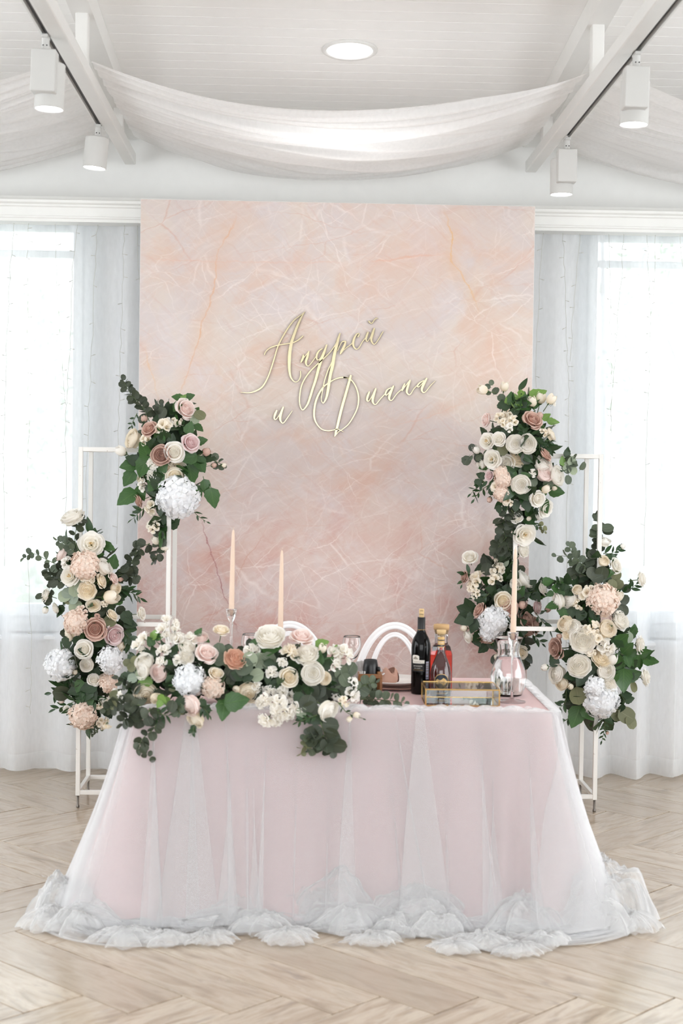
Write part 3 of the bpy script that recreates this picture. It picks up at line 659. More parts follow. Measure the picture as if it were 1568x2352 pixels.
# tulle: folds that double back on themselves, flaring to the floor, and a bunched hem lying on the floor
L3 = 2 * sl + sfw
def flare(qq):
    "how far the foot of the skirt stands out, along the path"
    return np.interp(qq, [0, sl * .6, sl - .1, sl + .1, sl + .5, sl + sfw - .4, sl + sfw - .1, sl + sfw + .15, L3], [.14, .19, .25, .17, .12, .13, .2, .24, .14])
tul = empty('tulle_skirt', ((TX0 + TX1) / 2, TY0, 0)); tag(tul, 'sheer white tulle skirt gathered round the pink table and bunched on the floor', 'table skirt')
base = Vector(tul.location)
def skirt(seed, K, amp, dep, o0, nu=1500, nv=30):
    ph, am, dr, wd = wob(seed, 6, 2, 9), wob(seed + 1, 6, 3, 12), wob(seed + 2, 5, 2, 8), wob(seed + 3, 6, 6, 18)
    u = np.linspace(0.02, L3 - .02, nu); V = []
    for i in range(nv):
        t = i / (nv - 1); tt = t ** 1.15
        a = 2 * math.pi * K * u / L3 + 2.6 * ph(u) + 1.3 * t * dr(u)
        A = amp * (.55 + .5 * am(u)) * (.35 + .65 * t)
        qq = np.clip(u + A * (1 - .5 * np.clip(np.maximum(sl - u, u - sl - sfw) / .1, 0, 1)) * np.sin(a) + .02 * t * wd(u), .0, L3)
        x, y, nx, ny = pf(qq)
        sidef = 1 - .6 * np.clip(np.maximum(sl - u, u - sl - sfw) / .1, 0, 1)
        off = o0 + .012 + flare(qq) * (.12 * t + .88 * t ** 1.25) + sidef * dep * (.25 + .75 * t) * (1 + np.cos(a)) * .5 + .010 * t * wd(u * 1.3)
        z = np.full(nu, (TZ + .003) * (1 - t) + .03 * t)
        V += list(zip(x + nx * off - base.x, y + ny * off - base.y, z))
    # gathered edge laid over the table top
    top = []
    for k2, (ins, dz) in enumerate(((.035, .006), (.012, .010))):
        a = 2 * math.pi * K * 2.2 * u / L3 + 2 * ph(u); x, y, nx, ny = pf(u)
        fr2 = np.clip(np.minimum(u - sl + .02, sl + sfw + .02 - u) / .1, 0, 1); w = fr2 * (ins + .012 * np.sin(a) + .008 * wd(u * 2)) + .001 * (1 - k2)
        top += list(zip(x - nx * w - base.x, y - ny * w - base.y, TZ + (dz + .006 * (1 + np.sin(a * 1.3 + k2))) * (.2 + .8 * fr2)))
    MB().grid(top + V, nv + 2, nu).build('tulle_layer', M['tulle'], tul)
skirt(51, 21, .05, .045, 0.0)
skirt(61, 15, .1, .045, .014)
skirt(65, 11, .14, .03, .03, 1300)
def bunch(seed, wid, hgt, mat, nu=1300, nw=20, lo=0, hi=L3):
    ph, am, rr, cr = wob(seed, 6, 2, 8), wob(seed + 1, 6, 4, 14), wob(seed + 2, 8, 12, 42), wob(seed + 3, 8, 22, 80)
    u = np.linspace(lo + .01, hi - .01, nu); V = []
    x, y, nx, ny = pf(u); f0 = flare(u)
    side = np.interp(u, [0, sl * .5, sl - .15, sl + .15, sl + .7, sl + sfw - .5, sl + sfw - .05, sl + sfw + .2, L3], [.05, .09, .15, .13, .1, .13, .2, .15, .05])
    end = np.clip(np.minimum((u - lo), (hi - u)) / .12, 0, 1)
    Wd = side * wid * (1 + .45 * am(u)); Hh = hgt * np.clip(.55 + .6 * ph(u * 1.6) + .25 * am(u), .12, 1.5) * end
    for i in range(nw):
        w = i / (nw - 1)
        bulge = np.sin(math.pi * min(1, w * 1.08)) ** .7
        off = f0 * .82 + w * Wd + .022 * bulge * rr(u + .12 * w * ph(u)) + .010 * bulge * cr(u + .3 * w)
        z = .028 * (1 - w) ** 2 + bulge * Hh * (.75 + .42 * rr(u * 1.1 + .25 * w) * (1 - .3 * w)) + .009 * bulge * cr(u * 1.2 - .35 * w) + .006
        sh = .03 * rr(u * .8 + .5 * w) * bulge
        x2, y2, nx2, ny2 = pf(np.clip(u + sh, 0, L3))
        V += list(zip(x2 + nx2 * off - base.x, y2 + ny2 * off - base.y, np.maximum(.003, z)))
    MB().grid(V, nw, nu).build('bunched_hem', mat, tul)
bunch(71, .6, .03, M['tulle2']); bunch(101, 1.12, .016, M['tulle'])
# heaps of crumpled tulle along the foot of the skirt
lob = MB(); lr = random.Random(77)
LOBES = [(110, 2108, 42, .6), (152, 2078, 58, 1.15), (200, 2110, 62, .6), (285, 2138, 52, .4), (385, 2142, 40, .4), (560, 2085, 66, .95), (600, 2115, 54, .6), (690, 2078, 62, 1.05), (755, 2088, 70, 1.0), (815, 2112, 62, .7), (905, 2118, 48, .6), (960, 2100, 66, 1.0), (1010, 2122, 56, .7), (1110, 2150, 50, .35), (1190, 2118, 66, .75), (1185, 2168, 44, .3), (1262, 2142, 44, .35), (1350, 2108, 62, .8), (1400, 2092, 84, .95), (1448, 2112, 52, .6), (480, 2140, 46, .3), (650, 2138, 46, .35), (860, 2140, 40, .3), (1040, 2155, 46, .25)]
for x, y, r, hh in LOBES:
    c = onz(x, y + 24, 0); R = r / F_ * c.y * 1.2
    for sh in range(2):
        w = [wob(lr.randrange(9999), 4, 1.2 + 1.2 * q, 4.0 + 3 * q) for q in range(4)]; n, m = 44, 16; V = []; th0 = lr.uniform(0, 6.28); cx, cy = lr.uniform(-.25, .25) * R, lr.uniform(-.2, .2) * R
        H = R * hh * lr.uniform(.9, 1.3) * (1 - .18 * sh); ex = lr.uniform(.85, 1.25)
        for i in range(m):
            q = i / (m - 1)
            for k2 in range(n):
                a = 2 * math.pi * k2 / n; px_2, py_2 = q * math.cos(a), q * math.sin(a); d = px_2 * math.cos(th0) + py_2 * math.sin(th0); e2 = py_2 * math.cos(th0) - px_2 * math.sin(th0)
                cr = .16 * (1 - abs(w[0](d * 1.2 + .3 * e2))) + .10 * w[1](e2 * 1.1 + .5 * d) + .07 * (1 - 2 * abs(math.sin(3.2 * d + 2 * w[2](e2))))
                rim = 1 + .13 * w[2](math.sin(a) * 1.3) + .07 * w[3](math.cos(a) * 1.7)
                z = H * ((1 - q ** 2.4) ** .75 + cr * (1 - q ** 3)) + .004 + .006 * abs(w[3](a))
                V.append((c.x + cx + px_2 * R * rim * ex * (1 + .2 * cr) - base.x, c.y + cy + py_2 * R * rim * .8 * (1 + .2 * cr) - base.y, max(.003, z)))
        lob.grid(V, m, n, wrap=True)
tag(lob.build('tulle_heaps', M['tulle2'], tul), kind='stuff')

# ------------------------------------------------------------------ white metal flower stands
k = NT('chipped_white_metal'); ch = k.noise(k.obj(), 55, 3)
M['stand'] = k.done(k.pr(k.mix(k.ramp(ch, [(.70, (0, 0, 0)), (.74, (1, 1, 1))]), srgb(232, 230, 226), srgb(140, 110, 84)), .4))
M['zinc'] = k.done(k.pr(srgb(120, 116, 112), .35, Metallic=.9)) if False else plain('zinc_bolt', srgb(128, 122, 116), .35, Metallic=.9)
def stand(xo, xi, yf, yb, label):
    t = empty('flower_stand', (xo, yf, 0)); tag(t, label, 'stand', 'white frame stands at the sides of the backdrop')
    w = xi - xo; d = yb - yf; r = .0105; zb, zt = .06, 1.748
    for x in (0, w):
        for y in (0, d):
            p = MB().box((x - r, y - r, zb), (x + r, y + r, zt), .0015).build('post', M['stand'], t, smooth=False)
            MB().lathe([(.006, 0.0), (.008, .002), (.008, .012), (.0055, .014), (.0055, .062)], 12, (x, y, 0)).build('foot_bolt', M['zinc'], p)
    a, b = sorted((0, w))
    for z in (.075, .895, 1.737):
        for y in (0, d): MB().box((a + r, y - r + .001, z - r), (b - r, y + r - .001, z + r), .0015).build('rail', M['stand'], t, smooth=False)
        for x in (0, w): MB().box((x - r + .001, r, z - r), (x + r - .001, d - r, z + r), .0015).build('rail', M['stand'], t, smooth=False)
    return t
stand(-1.052, -.626, 7.27, 7.625, 'tall white metal frame stand holding flowers at the left of the backdrop')
stand(1.462, 1.052, 7.26, 7.62, 'tall white metal frame stand holding flowers at the right of the backdrop')

# ------------------------------------------------------------------ chairs
M['lacquer'] = plain('white_lacquer', srgb(242, 242, 243), .22)
M['seat'] = plain('white_seat_pad', srgb(240, 238, 236), .7)
def arch(hw, zc, h, z0, dy, rx, ry, n=40):
    P = [(-hw, dy * (z0 - .45) / .5, z0)] + [(-hw * math.cos(a), dy * (zc + h * math.sin(a) - .45) / .5, zc + h * math.sin(a)) for a in np.linspace(0, math.pi, n)] + [(hw, dy * (z0 - .45) / .5, z0)]
    m = MB(); V = []; N = len(P)
    for i in range(N):
        p = Vector(P[i]); t = (Vector(P[min(i + 1, N - 1)]) - Vector(P[max(0, i - 1)])).normalized(); nn = t.cross(Vector((0, 1, 0))).normalized()
        for a, q in ((1, .35), (.6, 1), (.15, .62), (-.15, .62), (-.6, 1), (-1, .35), (-1, -.6), (1, -.6)): V.append(p + nn * rx * a + Vector((0, -1, 0)) * ry * q)
    return m.grid(V, N, 8, wrap=True)
def chair(x, y, label):
    t = empty('banquet_chair', (x, y, 0)); tag(t, label, 'chair', 'white arch-back chairs behind the table')
    t.rotation_euler = (0, 0, 0)
    arch(.187, .575, .352, .44, .05, .017, .013).build('outer_arch', M['lacquer'], t)
    arch(.128, .555, .330, .44, .05, .012, .009).build('inner_arch', M['lacquer'], t)
    MB().box((-.2, -.42, .40), (.2, .02, .445), .012).build('seat_frame', M['lacquer'], t, smooth=False)
    MB().box((-.185, -.405, .445), (.185, -.015, .485), .018).build('seat', M['seat'], t, smooth=False)
    for sx in (-1, 1):
        for yy in (-.39, -.01): MB().tube([(sx * .175, yy, .41), (sx * .18, yy, .2), (sx * .185, yy + (.03 if yy > -.1 else -.01), 0)], [.02, .017, .013], 10).build('leg', M['lacquer'], t)
chair(.459, 6.99, 'white arch-back chair behind the plate and beside the wine bottle')
chair(-.035, 6.99, 'white arch-back chair mostly hidden behind the flowers on the table')

# ------------------------------------------------------------------ glass, candles
k = NT('clear_glass'); M['glass'] = k.done(k.pr((1, 1, 1, 1), .0, Transmission_Weight=1.0, IOR=1.47))
k = NT('water'); M['water'] = k.done(k.pr((1, 1, 1, 1), .0, Transmission_Weight=1.0, IOR=1.333))
k = NT('candle_wax'); M['wax'] = k.done(k.pr(k.mix(k.noise(k.obj(), 9), srgb(226, 200, 178), srgb(231, 207, 187)), .45, Subsurface_Weight=.15, Subsurface_Radius=(.01, .006, .004)))
def candle_set(p, zc, tilt, l1, l2, top):
    "p: foot centre; zc: height of the cup's rim; top: candle tip"
    h = zc - p.z
    prof = [(0, 0), (.053, 0), (.054, .003), (.05, .005), (.014, .010), (.006, .018), (.0048, .05), (.0048, h * .5), (.0052, h - .075), (.008, h - .066), (.0055, h - .058), (.012, h - .045), (.019, h - .03), (.021, h - .004), (.0225, h), (.0195, h), (.0125, h - .004), (.0118, h - .028), (0, h - .03)]
    o = MB().lathe(prof, 24, cap=False).build('candle_holder', M['glass'], loc=p); tag(o, l1, 'candle holder', 'clear glass candlesticks')
    c = empty('taper_candle', (p.x, p.y, zc - .0275)); tag(c, l2, 'candle', 'blush taper candles'); L = top - (zc - .0275)
    c.rotation_euler = (0, tilt, 0)
    MB().lathe([(0, 0), (.0108, 0), (.0112, .02), (.0106, L * .3), (.0088, L * .7), (.0062, L * .94), (.0046, L * .985), (.002, L)], 20).build('wax', M['wax'], c)
    MB().tube([(0, 0, L - .002), (.001, 0, L + .006), (.004, 0, L + .010)], .0009, 5).build('wick', M['wax'], c)
ph = onz(1175, 1612, TZ)
candle_set(ph, 1.041, .012, 'clear glass candlestick in front of the water carafe', 'blush taper candle standing in front of the water carafe', at(1183, 1260, ph.y).z)
p = at(530, 1500, 6.2); candle_set(Vector((p.x, 6.2, TZ)), at(530, 1398, 6.2).z, .012, 'tall clear glass candlestick behind the left half of the table flowers', 'blush taper candle at the left, the highest of the three', at(535, 1217, 6.2).z)
p = at(643, 1500, 6.2); candle_set(Vector((p.x, 6.2, TZ)), at(643, 1446, 6.2).z, .006, 'low clear glass candlestick behind the middle of the table flowers', 'blush taper candle behind the middle of the table flowers', at(645, 1264, 6.2).z)
def wine_glass(px, py, Y, label):
    q = at(px, py, Y); h = q.z - TZ
    prof = [(0, 0), (.034, 0), (.035, .002), (.012, .006), (.004, .014), (.0036, h - .115), (.008, h - .104), (.026, h - .085), (.038, h - .055), (.0405, h - .035), (.036, h - .004), (.0345, h), (.0335, h), (.035, h - .006), (.0393, h - .035), (.037, h - .054), (.025, h - .083), (0, h - .1)]
    tag(MB().lathe(prof, 32, cap=False).build('wine_glass', M['glass'], loc=(q.x, Y, TZ)), label, 'glass', 'wine glasses behind the table flowers')
wine_glass(808, 1461, 6.33, 'empty wine glass beside the white stock at the right end of the flowers')
wine_glass(576, 1456, 6.28, 'empty wine glass between the two left candles')

# ------------------------------------------------------------------ carafe of water
pc = onz(1166, 1597, TZ); sc = .93
prof = [(0, 0), (.052, 0), (.060, .004), (.070, .03), (.0755, .065), (.0755, .09), (.068, .125), (.055, .155), (.0465, .178), (.0455, .195), (.05, .222), (.060, .246), (.0615, .2485), (.0585, .2475), (.0475, .222), (.0428, .195), (.0438, .178), (.052, .155), (.065, .125), (.0722, .09), (.0722, .065), (.067, .033), (.056, .012), (0, .010)]
cf = empty('water_carafe', pc); tag(cf, 'glass carafe of water with a flared neck at the right of the table', 'carafe')
MB().lathe([(r * sc, z * sc) for r, z in prof], 48, cap=False).build('glass_body', M['glass'], cf)
wp = [(0, .0102)] + [(r + .0006, z) for r, z in prof[::-1][1:8] if z < .15] + [(.0526, .155), (.0482, .167), (0, .167)]
MB().lathe([(r * sc, z * sc) for r, z in wp], 48, cap=False).build('water', M['water'], cf)

# ------------------------------------------------------------------ brass and glass box
M['brass'] = plain('brushed_brass', srgb(204, 168, 110), .25, Metallic=1.0)
M['mirror'] = plain('mirror', srgb(230, 232, 232), .03, Metallic=1.0)
ft = onz(977, 1622, TZ); fr_ = onz(1146, 1624, TZ); bl = onz(969, 1600, TZ)
hb = .064; ax = (fr_ - ft); wb_ = ax.length; ang = math.atan2(ax.y, ax.x); db = .205
gb = empty('glass_box', ft); gb.rotation_euler = (0, 0, ang); tag(gb, 'low glass box with brass edges lying in front of the bottles', 'box')
e = .0028
for x in (0, wb_):
    for y in (0, db): MB().box((x - e, y - e, 0), (x + e, y + e, hb), .0006).build('brass_edge', M['brass'], gb, smooth=False)
    for z in (e, hb): MB().box((x - e, e, z - e), (x + e, db - e, z + e), .0006).build('brass_edge', M['brass'], gb, smooth=False)
for y in (0, db):
    for z in (e, hb): MB().box((e, y - e, z - e), (wb_ - e, y + e, z + e), .0006).build('brass_edge', M['brass'], gb, smooth=False)
for nme, lo, hi in (('pane', (e, -.001, 2 * e), (wb_ - e, .001, hb - e)), ('pane', (e, db - .001, 2 * e), (wb_ - e, db + .001, hb - e)), ('pane', (-.001, e, 2 * e), (.001, db - e, hb - e)), ('pane', (wb_ - .001, e, 2 * e), (wb_ + .001, db - e, hb - e)), ('lid_pane', (e, e, hb - .001), (wb_ - e, db - e, hb + .001))):
    MB().box(lo, hi).build(nme, M['pane'], gb, smooth=False)
MB().box((e, e, .001), (wb_ - e, db - e, .004)).build('mirror_base', M['mirror'], gb, smooth=False)

# ------------------------------------------------------------------ bottles
M['cork'] = plain('cork', srgb(206, 168, 120), .8)
M['cork2'] = plain('pale_cork', srgb(222, 190, 140), .8)
k = NT('dark_wine_glass'); M['wineglass'] = k.done(k.pr(srgb(10, 9, 9), .05, Specular_IOR_Level=.22))
M['foil'] = plain('black_foil', srgb(26, 26, 27), .35)
M['paper'] = plain('cream_label', srgb(240, 236, 226), .6)
M['ink'] = plain('black_label', srgb(20, 20, 20), .5)
M['tan'] = plain('gold_label', srgb(214, 176, 118), .4, Metallic=.3)
M['navy'] = plain('navy_label', srgb(24, 32, 46), .4)
M['lilac'] = plain('lilac_sticker', srgb(196, 196, 216), .6)
M['greyink'] = plain('grey_ink', srgb(150, 140, 124), .6)
M['goldink'] = plain('gold_ink', srgb(190, 150, 90), .35, Metallic=.5)
def wrap(m, x0, x1, z0, z1, r, n=14, fn=None, nz=2):
    "a label patch on a cylinder of radius r facing -Y; x along the arc"
    V = []
    for j in range(nz):
        z = z0 + (z1 - z0) * j / (nz - 1)
        for i in range(n):
            x = x0 + (x1 - x0) * i / (n - 1); R = r(z) if callable(r) else r
            zz = z if fn is None else fn(x, z); R = r(zz) if callable(r) else r
            V.append((R * math.sin(x / R), -R * math.cos(x / R), zz))
    return m.grid(V, nz, n)
def text_on(name, body, size, x, z, r, mat, parent, align='CENTER', off=.0004):
    cu = bpy.data.curves.new(name, 'FONT'); cu.body = body; cu.size = size; cu.align_x = align; cu.extrude = 0
    o = bpy.data.objects.new(name, cu); COL.objects.link(o); dg = bpy.context.evaluated_depsgraph_get()
    me = bpy.data.meshes.new_from_object(o.evaluated_get(dg)); bpy.data.objects.remove(o); bpy.data.curves.remove(cu)
    me.name = name
    for v in me.vertices:
        xx, zz = v.co.x + x, v.co.y + z; R = (r(zz) if callable(r) else r) + off; v.co = (R * math.sin(xx / R), -R * math.cos(xx / R), zz)
    me.materials.clear(); me.materials.append(mat); return obj(name, me, parent)
pw = onz(965, 1593, TZ); rz0 = .0385
wbt = empty('wine_bottle', pw); tag(wbt, 'dark wine bottle with cork pulled up, beside the red bottle', 'bottle')
hw_ = .305
prof = [(0, .004), (.033, 0), (.0375, .003), (.0385, .010), (.0385, .185), (.037, .203), (.031, .222), (.021, .240), (.0165, .252), (.0152, .265), (.0150, hw_ - .004), (.0155, hw_), (.010, hw_), (.010, hw_ - .02)]
MB().lathe(prof, 40, cap=False).build('glass_body', M['wineglass'], wbt)
MB().lathe([(.01585, .252 + .004), (.0156, .266), (.0154, .304), (.0158, .3062), (.0105, .3062)], 32, cap=False).build('foil_capsule', M['foil'], wbt)
MB().lathe([(.0161, .2545), (.0161, .2575), (.0157, .2578)], 32, cap=False).build('foil_band', M['goldink'], wbt)
ck = MB().lathe([(0, .29), (.0098, .29), (.0098, .338), (.009, .339), (0, .339)], 20).build('cork', M['cork2'], wbt)
text_on('cork_print', 'XX', .009, 0, .329, .0098, M['ink'], ck); text_on('cork_print', 'WINE', .0085, -.003, .315, .0098, M['ink'], ck)
R_ = rz0 + .0004
lb = wrap(MB(), -.040, .012, .125, .1385, R_).build('label', M['paper'], wbt)
wrap(MB(), -.042, -.010, .1385, .158, R_, fn=lambda x, z: .1385 + (z - .1385) * (1 - (abs(x + .026) / .017) ** 4 * .35)).build('label_crest', M['paper'], lb)
text_on('label_text', 'AGGONI', .0078, -.018, .1285, R_, M['greyink'], lb)
ce_ = MB()
for x, h in ((-.034, .004), (-.030, .007), (-.026, .010), (-.022, .007), (-.018, .004)): wrap(ce_, x - .0016, x + .0016, .143, .143 + h, R_ + .0005, 3)
wrap(ce_, -.038, -.014, .1415, .143, R_ + .0005, 8); ce_.build('emblem', M['greyink'], lb)
b2 = wrap(MB(), -.042, .012, .092, .1245, R_).build('label', M['ink'], wbt)
text_on('label_text', 'ЦИНАНДАЛИ', .0058, -.016, .1125, R_, M['paper'], b2); text_on('label_text', 'вино красное', .0042, -.018, .1045, R_, M['paper'], b2)
wrap(MB(), -.036, .006, .0985, .0993, R_ + .0003).build('label_rule', M['goldink'], b2)
stx = wrap(MB(), .0185, .0325, .062, .132, R_).build('excise_sticker', M['lilac'], wbt)
for z in (.066, .080, .0935, .104, .112, .122): wrap(MB(), .0195, .0315, z, z + .0035, R_ + .0003).build('sticker_bar', M['greyink'] if z > .07 else M['navy'], stx)

# red bottle behind, square-shouldered with a broad cork
pr2 = onz(1013, 1590, TZ); k = NT('red_liqueur')
M['red'] = k.done(k.pr(srgb(232, 60, 40), .0, Transmission_Weight=1.0, IOR=1.34))
rb = empty('red_bottle', pr2 + Vector((0, .035, 0))); tag(rb, 'clear bottle of red liqueur with a broad cork, behind the brandy bottle', 'bottle')
def octo(prof, n=8, rot=math.pi / 8):
    m = MB(); V = []
    for r, z in prof:
        for i in range(n):
            a = rot + 2 * math.pi * i / n; V.append((r * math.cos(a), r * math.sin(a), z))
    m.grid(V, len(prof), n, wrap=True); m.F.append(tuple(range(n))[::-1]); m.M.append(0); m.F.append(tuple(range(len(V) - n, len(V)))); m.M.append(0); return m
octo([(.046, 0), (.0475, .004), (.0475, .150), (.038, .182), (.0275, .192), (.0265, .232), (.030, .240), (.030, .248)]).build('glass_body', M['glass'], rb, smooth=False)
octo([(.0445, .006), (.0455, .010), (.0455, .149), (.0365, .1805), (.030, .1865)]).build('liqueur', M['red'], rb, smooth=False)
MB().lathe([(0, .232), (.024, .232), (.0245, .2485), (.0315, .2485), (.0318, .268), (.030, .270), (0, .270)], 28).build('cork', M['cork'], rb)
# brandy bottle in front
pb = onz(1011, 1600, TZ); k = NT('brandy'); M['brandy'] = k.done(k.pr(srgb(120, 58, 52), .0, Transmission_Weight=1.0, IOR=1.34))
k = NT('brandy_body'); M['brandy2'] = k.done(k.pr(srgb(112, 38, 34), .05, Transmission_Weight=.45, IOR=1.4))
pb.y = min(pb.y, pr2.y + .035 - .0475 - .043)
bb = empty('brandy_bottle', pb); tag(bb, 'brandy bottle with gold mountain label, behind the glass box', 'bottle')
bp = [(0, .006), (.034, 0), (.040, .004), (.0405, .012), (.0405, .095), (.037, .118), (.027, .145), (.018, .166), (.0145, .182), (.0132, .20), (.0132, .236), (.0145, .238), (.0145, .246), (.012, .248)]
MB().lathe(bp, 40, cap=False).build('glass_body', M['glass'], bb)
MB().lathe([(0, .008)] + [(r - .0018, z + .002) for r, z in bp[1:9]] + [(0, .184)], 40, cap=False).build('brandy', M['brandy2'], bb)
def rb_(z): return float(np.interp(z, [q[1] for q in bp[2:11]], [q[0] for q in bp[2:11]])) + .0005
for z0, z1, m in ((.196, .199, 'tan'), (.1995, .2055, 'navy'), (.206, .222, 'tan'), (.2225, .226, 'navy'), (.2265, .238, 'tan')):
    MB().lathe([(.0137, z0), (.0137, z1)], 28, cap=False).build('neck_label', M[m], bb)
text_on('label_text', 'АРАРАТ', .0062, 0, .2125, .0137, M['paper'], bb); text_on('label_text', '***', .006, 0, .2, .0137, M['paper'], bb)
MB().lathe([(0, .24), (.0125, .24), (.0125, .247), (.0175, .2485), (.019, .262), (.0185, .264), (0, .264)], 24).build('cork', M['cork2'], bb)
zc_, rc = .066, .0295
def disc(r, n=30, o=0.0): 
    m = MB(); V = [(0, 0)] + [(r * math.cos(2 * math.pi * i / n), r * math.sin(2 * math.pi * i / n)) for i in range(n)]
    return m.add([((rb_(zc_) + o) * math.sin(x / .0405), -(rb_(zc_) + o) * math.cos(x / .0405), zc_ + z) for x, z in V], [(0, i + 1, (i + 1) % n + 1) for i in range(n)])
lb = disc(rc, 30, .0001).build('round_label', M['tan'], bb); disc(rc - .0025, 30, .0005).build('label_sky', M['navy'], lb)
pk_ = [(-.0268, -.008), (-.022, .004), (-.017, .0095), (-.012, .006), (-.006, .004), (.0, .007), (.007, .0135), (.013, .0095), (.019, .003), (.0255, -.002), (.0268, -.008)]
V = []
for x, z in pk_:
    lo = -math.sqrt(max(0, (rc - .0026) ** 2 - x * x))
    for zz in (lo, z): V.append(((rb_(zc_) + .0009) * math.sin(x / .0405), -(rb_(zc_) + .0009) * math.cos(x / .0405), zc_ + zz))
MB().add(V, [(2 * i, 2 * i + 2, 2 * i + 3, 2 * i + 1) for i in range(len(pk_) - 1)]).build('label_mountains', M['tan'], lb)
text_on('label_text', 'АРАРАТ', .0125, 0, zc_ - .010, .0412, M['paper'], lb, off=.0016); text_on('label_text', 'АРАРАТ', .0125, .0005, zc_ - .0105, .0412, M['navy'], lb, off=.0013)
f2 = MB(); wrap(f2, -.028, .028, .018, .0195, .0414); wrap(f2, -.028, .028, .033, .0345, .0414); wrap(f2, -.028, -.0265, .018, .0345, .0414, 2); wrap(f2, .0265, .028, .018, .0345, .0414, 2)
f2.build('label_frame', M['goldink'], bb)

# ------------------------------------------------------------------ plates, napkins, condiment caddy
M['china'] = plain('white_china', srgb(244, 243, 241), .12)
M['rosecloth'] = plain('dusty_rose_napkin', srgb(206, 164, 146), .8)
M['whitecloth'] = plain('white_napkin', srgb(240, 239, 238), .8)
M['charger'] = plain('dusty_rose_charger', srgb(186, 146, 132), .4)
pp = onz(908, 1566, TZ + .02); pp.z = TZ
cg = MB().lathe([(0, .002), (.09, .002), (.095, .0), (.15, .010), (.152, .012), (.148, .013), (.1, .005), (0, .005)], 48, cap=False).build('charger_plate', M['charger'], loc=pp)
tag(cg, 'dusty rose charger under the white plate by the wine bottle', 'plate')
pl = MB().lathe([(0, .0062), (.08, .0062), (.085, .007), (.13, .022), (.134, .025), (.131, .0262), (.085, .012), (0, .010)], 48, cap=False).build('dinner_plate', M['china'], loc=pp + Vector((0, 0, .0075)))
tag(pl, 'white dinner plate on the table behind the trailing eucalyptus', 'plate')
def napkin(name, loc, mat, seed, r0, h, label, cat):
    w1, w2 = wob(seed, 4, 1, 4), wob(seed + 1, 4, 2, 5); nu, nv = 90, 16; V = []
    for i in range(nu):
        a = i / (nu - 1) * 4.6 * math.pi; s = 1 - .62 * i / (nu - 1)
        for j in range(nv):
            v = j / (nv - 1); r = r0 * s * (1 - .25 * v + .35 * math.sin(math.pi * v) + .1 * w1(a * .8)) ; z = h * (v ** 1.1) * (1 - .3 * (1 - s)) * (1 + .2 * w2(a * .7)) - .006 * math.sin(math.pi * v * 2)
            V.append((r * math.cos(a) * 1.15, r * math.sin(a) * .85, max(0.0005, z)))
    o = MB().grid(V, nu, nv).build(name, mat, loc=loc); tag(o, label, cat); return o
pn = at(893, 1566, pp.y - .04); napkin('rolled_napkin', Vector((pn.x, pp.y - .035, TZ + .0235)), M['rosecloth'], 5, .034, .05, 'dusty rose napkin rolled like a rose on the white plate', 'napkin')
pq = at(835, 1550, 6.13)
fan = MB(); V = []
for i in range(25):
    a = -1.0 + 2.0 * i / 24
    for r in (.008, .03, .055, .072): V.append((r * math.sin(a) * 1.0, (.012 if i % 2 else -.004) * r / .072, .002 + r * math.cos(a) * 1.05))
fan.grid(V, 25, 4); fo = fan.build('folded_napkin', M['whitecloth'], loc=(pq.x - .004, 6.08, TZ), sc=1.45); tag(fo, 'white napkin folded into a fan behind the black pot', 'napkin')
k = NT('stained_wood'); g = k.noise(k.mapping(k.obj(), sc=(30, 4, 4)), 6, 4)
M['wood'] = k.done(k.pr(k.mix(g, srgb(112, 70, 36), srgb(160, 106, 58)), .4))
pd = at(849, 1572, 5.93); pd.z = TZ; pd.y = 5.93
cd = empty('condiment_caddy', pd); tag(cd, 'small wooden condiment caddy at the right end of the table flowers', 'caddy')
hx, hy, hz = .047, .04, .085
MB().box((-hx, -hy, 0), (hx, hy, .008), .001).build('tray', M['wood'], cd, smooth=False)
for x in (-hx, hx - .010):
    for y in (-hy, hy - .010): MB().box((x, y, .008), (x + .010, y + .010, hz - .016), .001).build('corner_post', M['wood'], cd, smooth=False)
for lo, hi in (((-hx, -hy, hz - .016), (hx, -hy + .009, hz)), ((-hx, hy - .009, hz - .016), (hx, hy, hz)), ((-hx, -hy + .009, hz - .016), (-hx + .009, hy - .009, hz)), ((hx - .009, -hy + .009, hz - .016), (hx, hy - .009, hz))):
    MB().box(lo, hi, .001).build('top_rail', M['wood'], cd, smooth=False)
po = MB().lathe([(0, 0), (.026, 0), (.029, .004), (.0315, .06), (.031, .10), (.026, .128), (.0245, .129), (.0225, .126), (.026, .09), (.024, .01), (0, .008)], 32, cap=False).build('black_pot', M['black'], loc=(pd.x + .002, pd.y + .004, TZ + .0085)); tag(po, 'glossy black pot standing in the wooden caddy', 'pot')
pe = empty('pepper_shaker', (pd.x + .0335, pd.y - .018, TZ + .0085)); tag(pe, 'little wooden shaker beside the black pot in the caddy', 'shaker'); pe.scale = (.62, .62, 1)
MB().lathe([(0, 0), (.012, 0), (.0125, .08), (.011, .085), (0, .085)], 16).build('shaker_body', M['wood'], pe); MB().lathe([(0, .085), (.0105, .085), (.0118, .095), (.009, .103), (0, .104)], 16).build('shaker_cap', M['black'], pe)
tp = empty('toothpick_cup', (pd.x - .033, pd.y - .027, TZ + .0085)); tag(tp, 'little cup of white wrapped toothpicks in the wooden caddy', 'cup')
MB().lathe([(0, 0), (.0085, 0), (.009, .05), (.0082, .05), (.0077, .003), (0, .003)], 16, cap=False).build('cup_body', M['china'], tp)
rr = random.Random(8)
for i in range(9):
    a = rr.uniform(0, 6.28); x, y = .0045 * math.cos(a), .0045 * math.sin(a); MB().box((-.0016, -.0008, .006), (.0016, .0008, .086), mat=Matrix.Translation((x, y, 0)) @ Matrix.Rotation(x * 22, 4, 'Y') @ Matrix.Rotation(a, 4, 'Z')).build('toothpick', M['whitecloth'], tp, smooth=False)

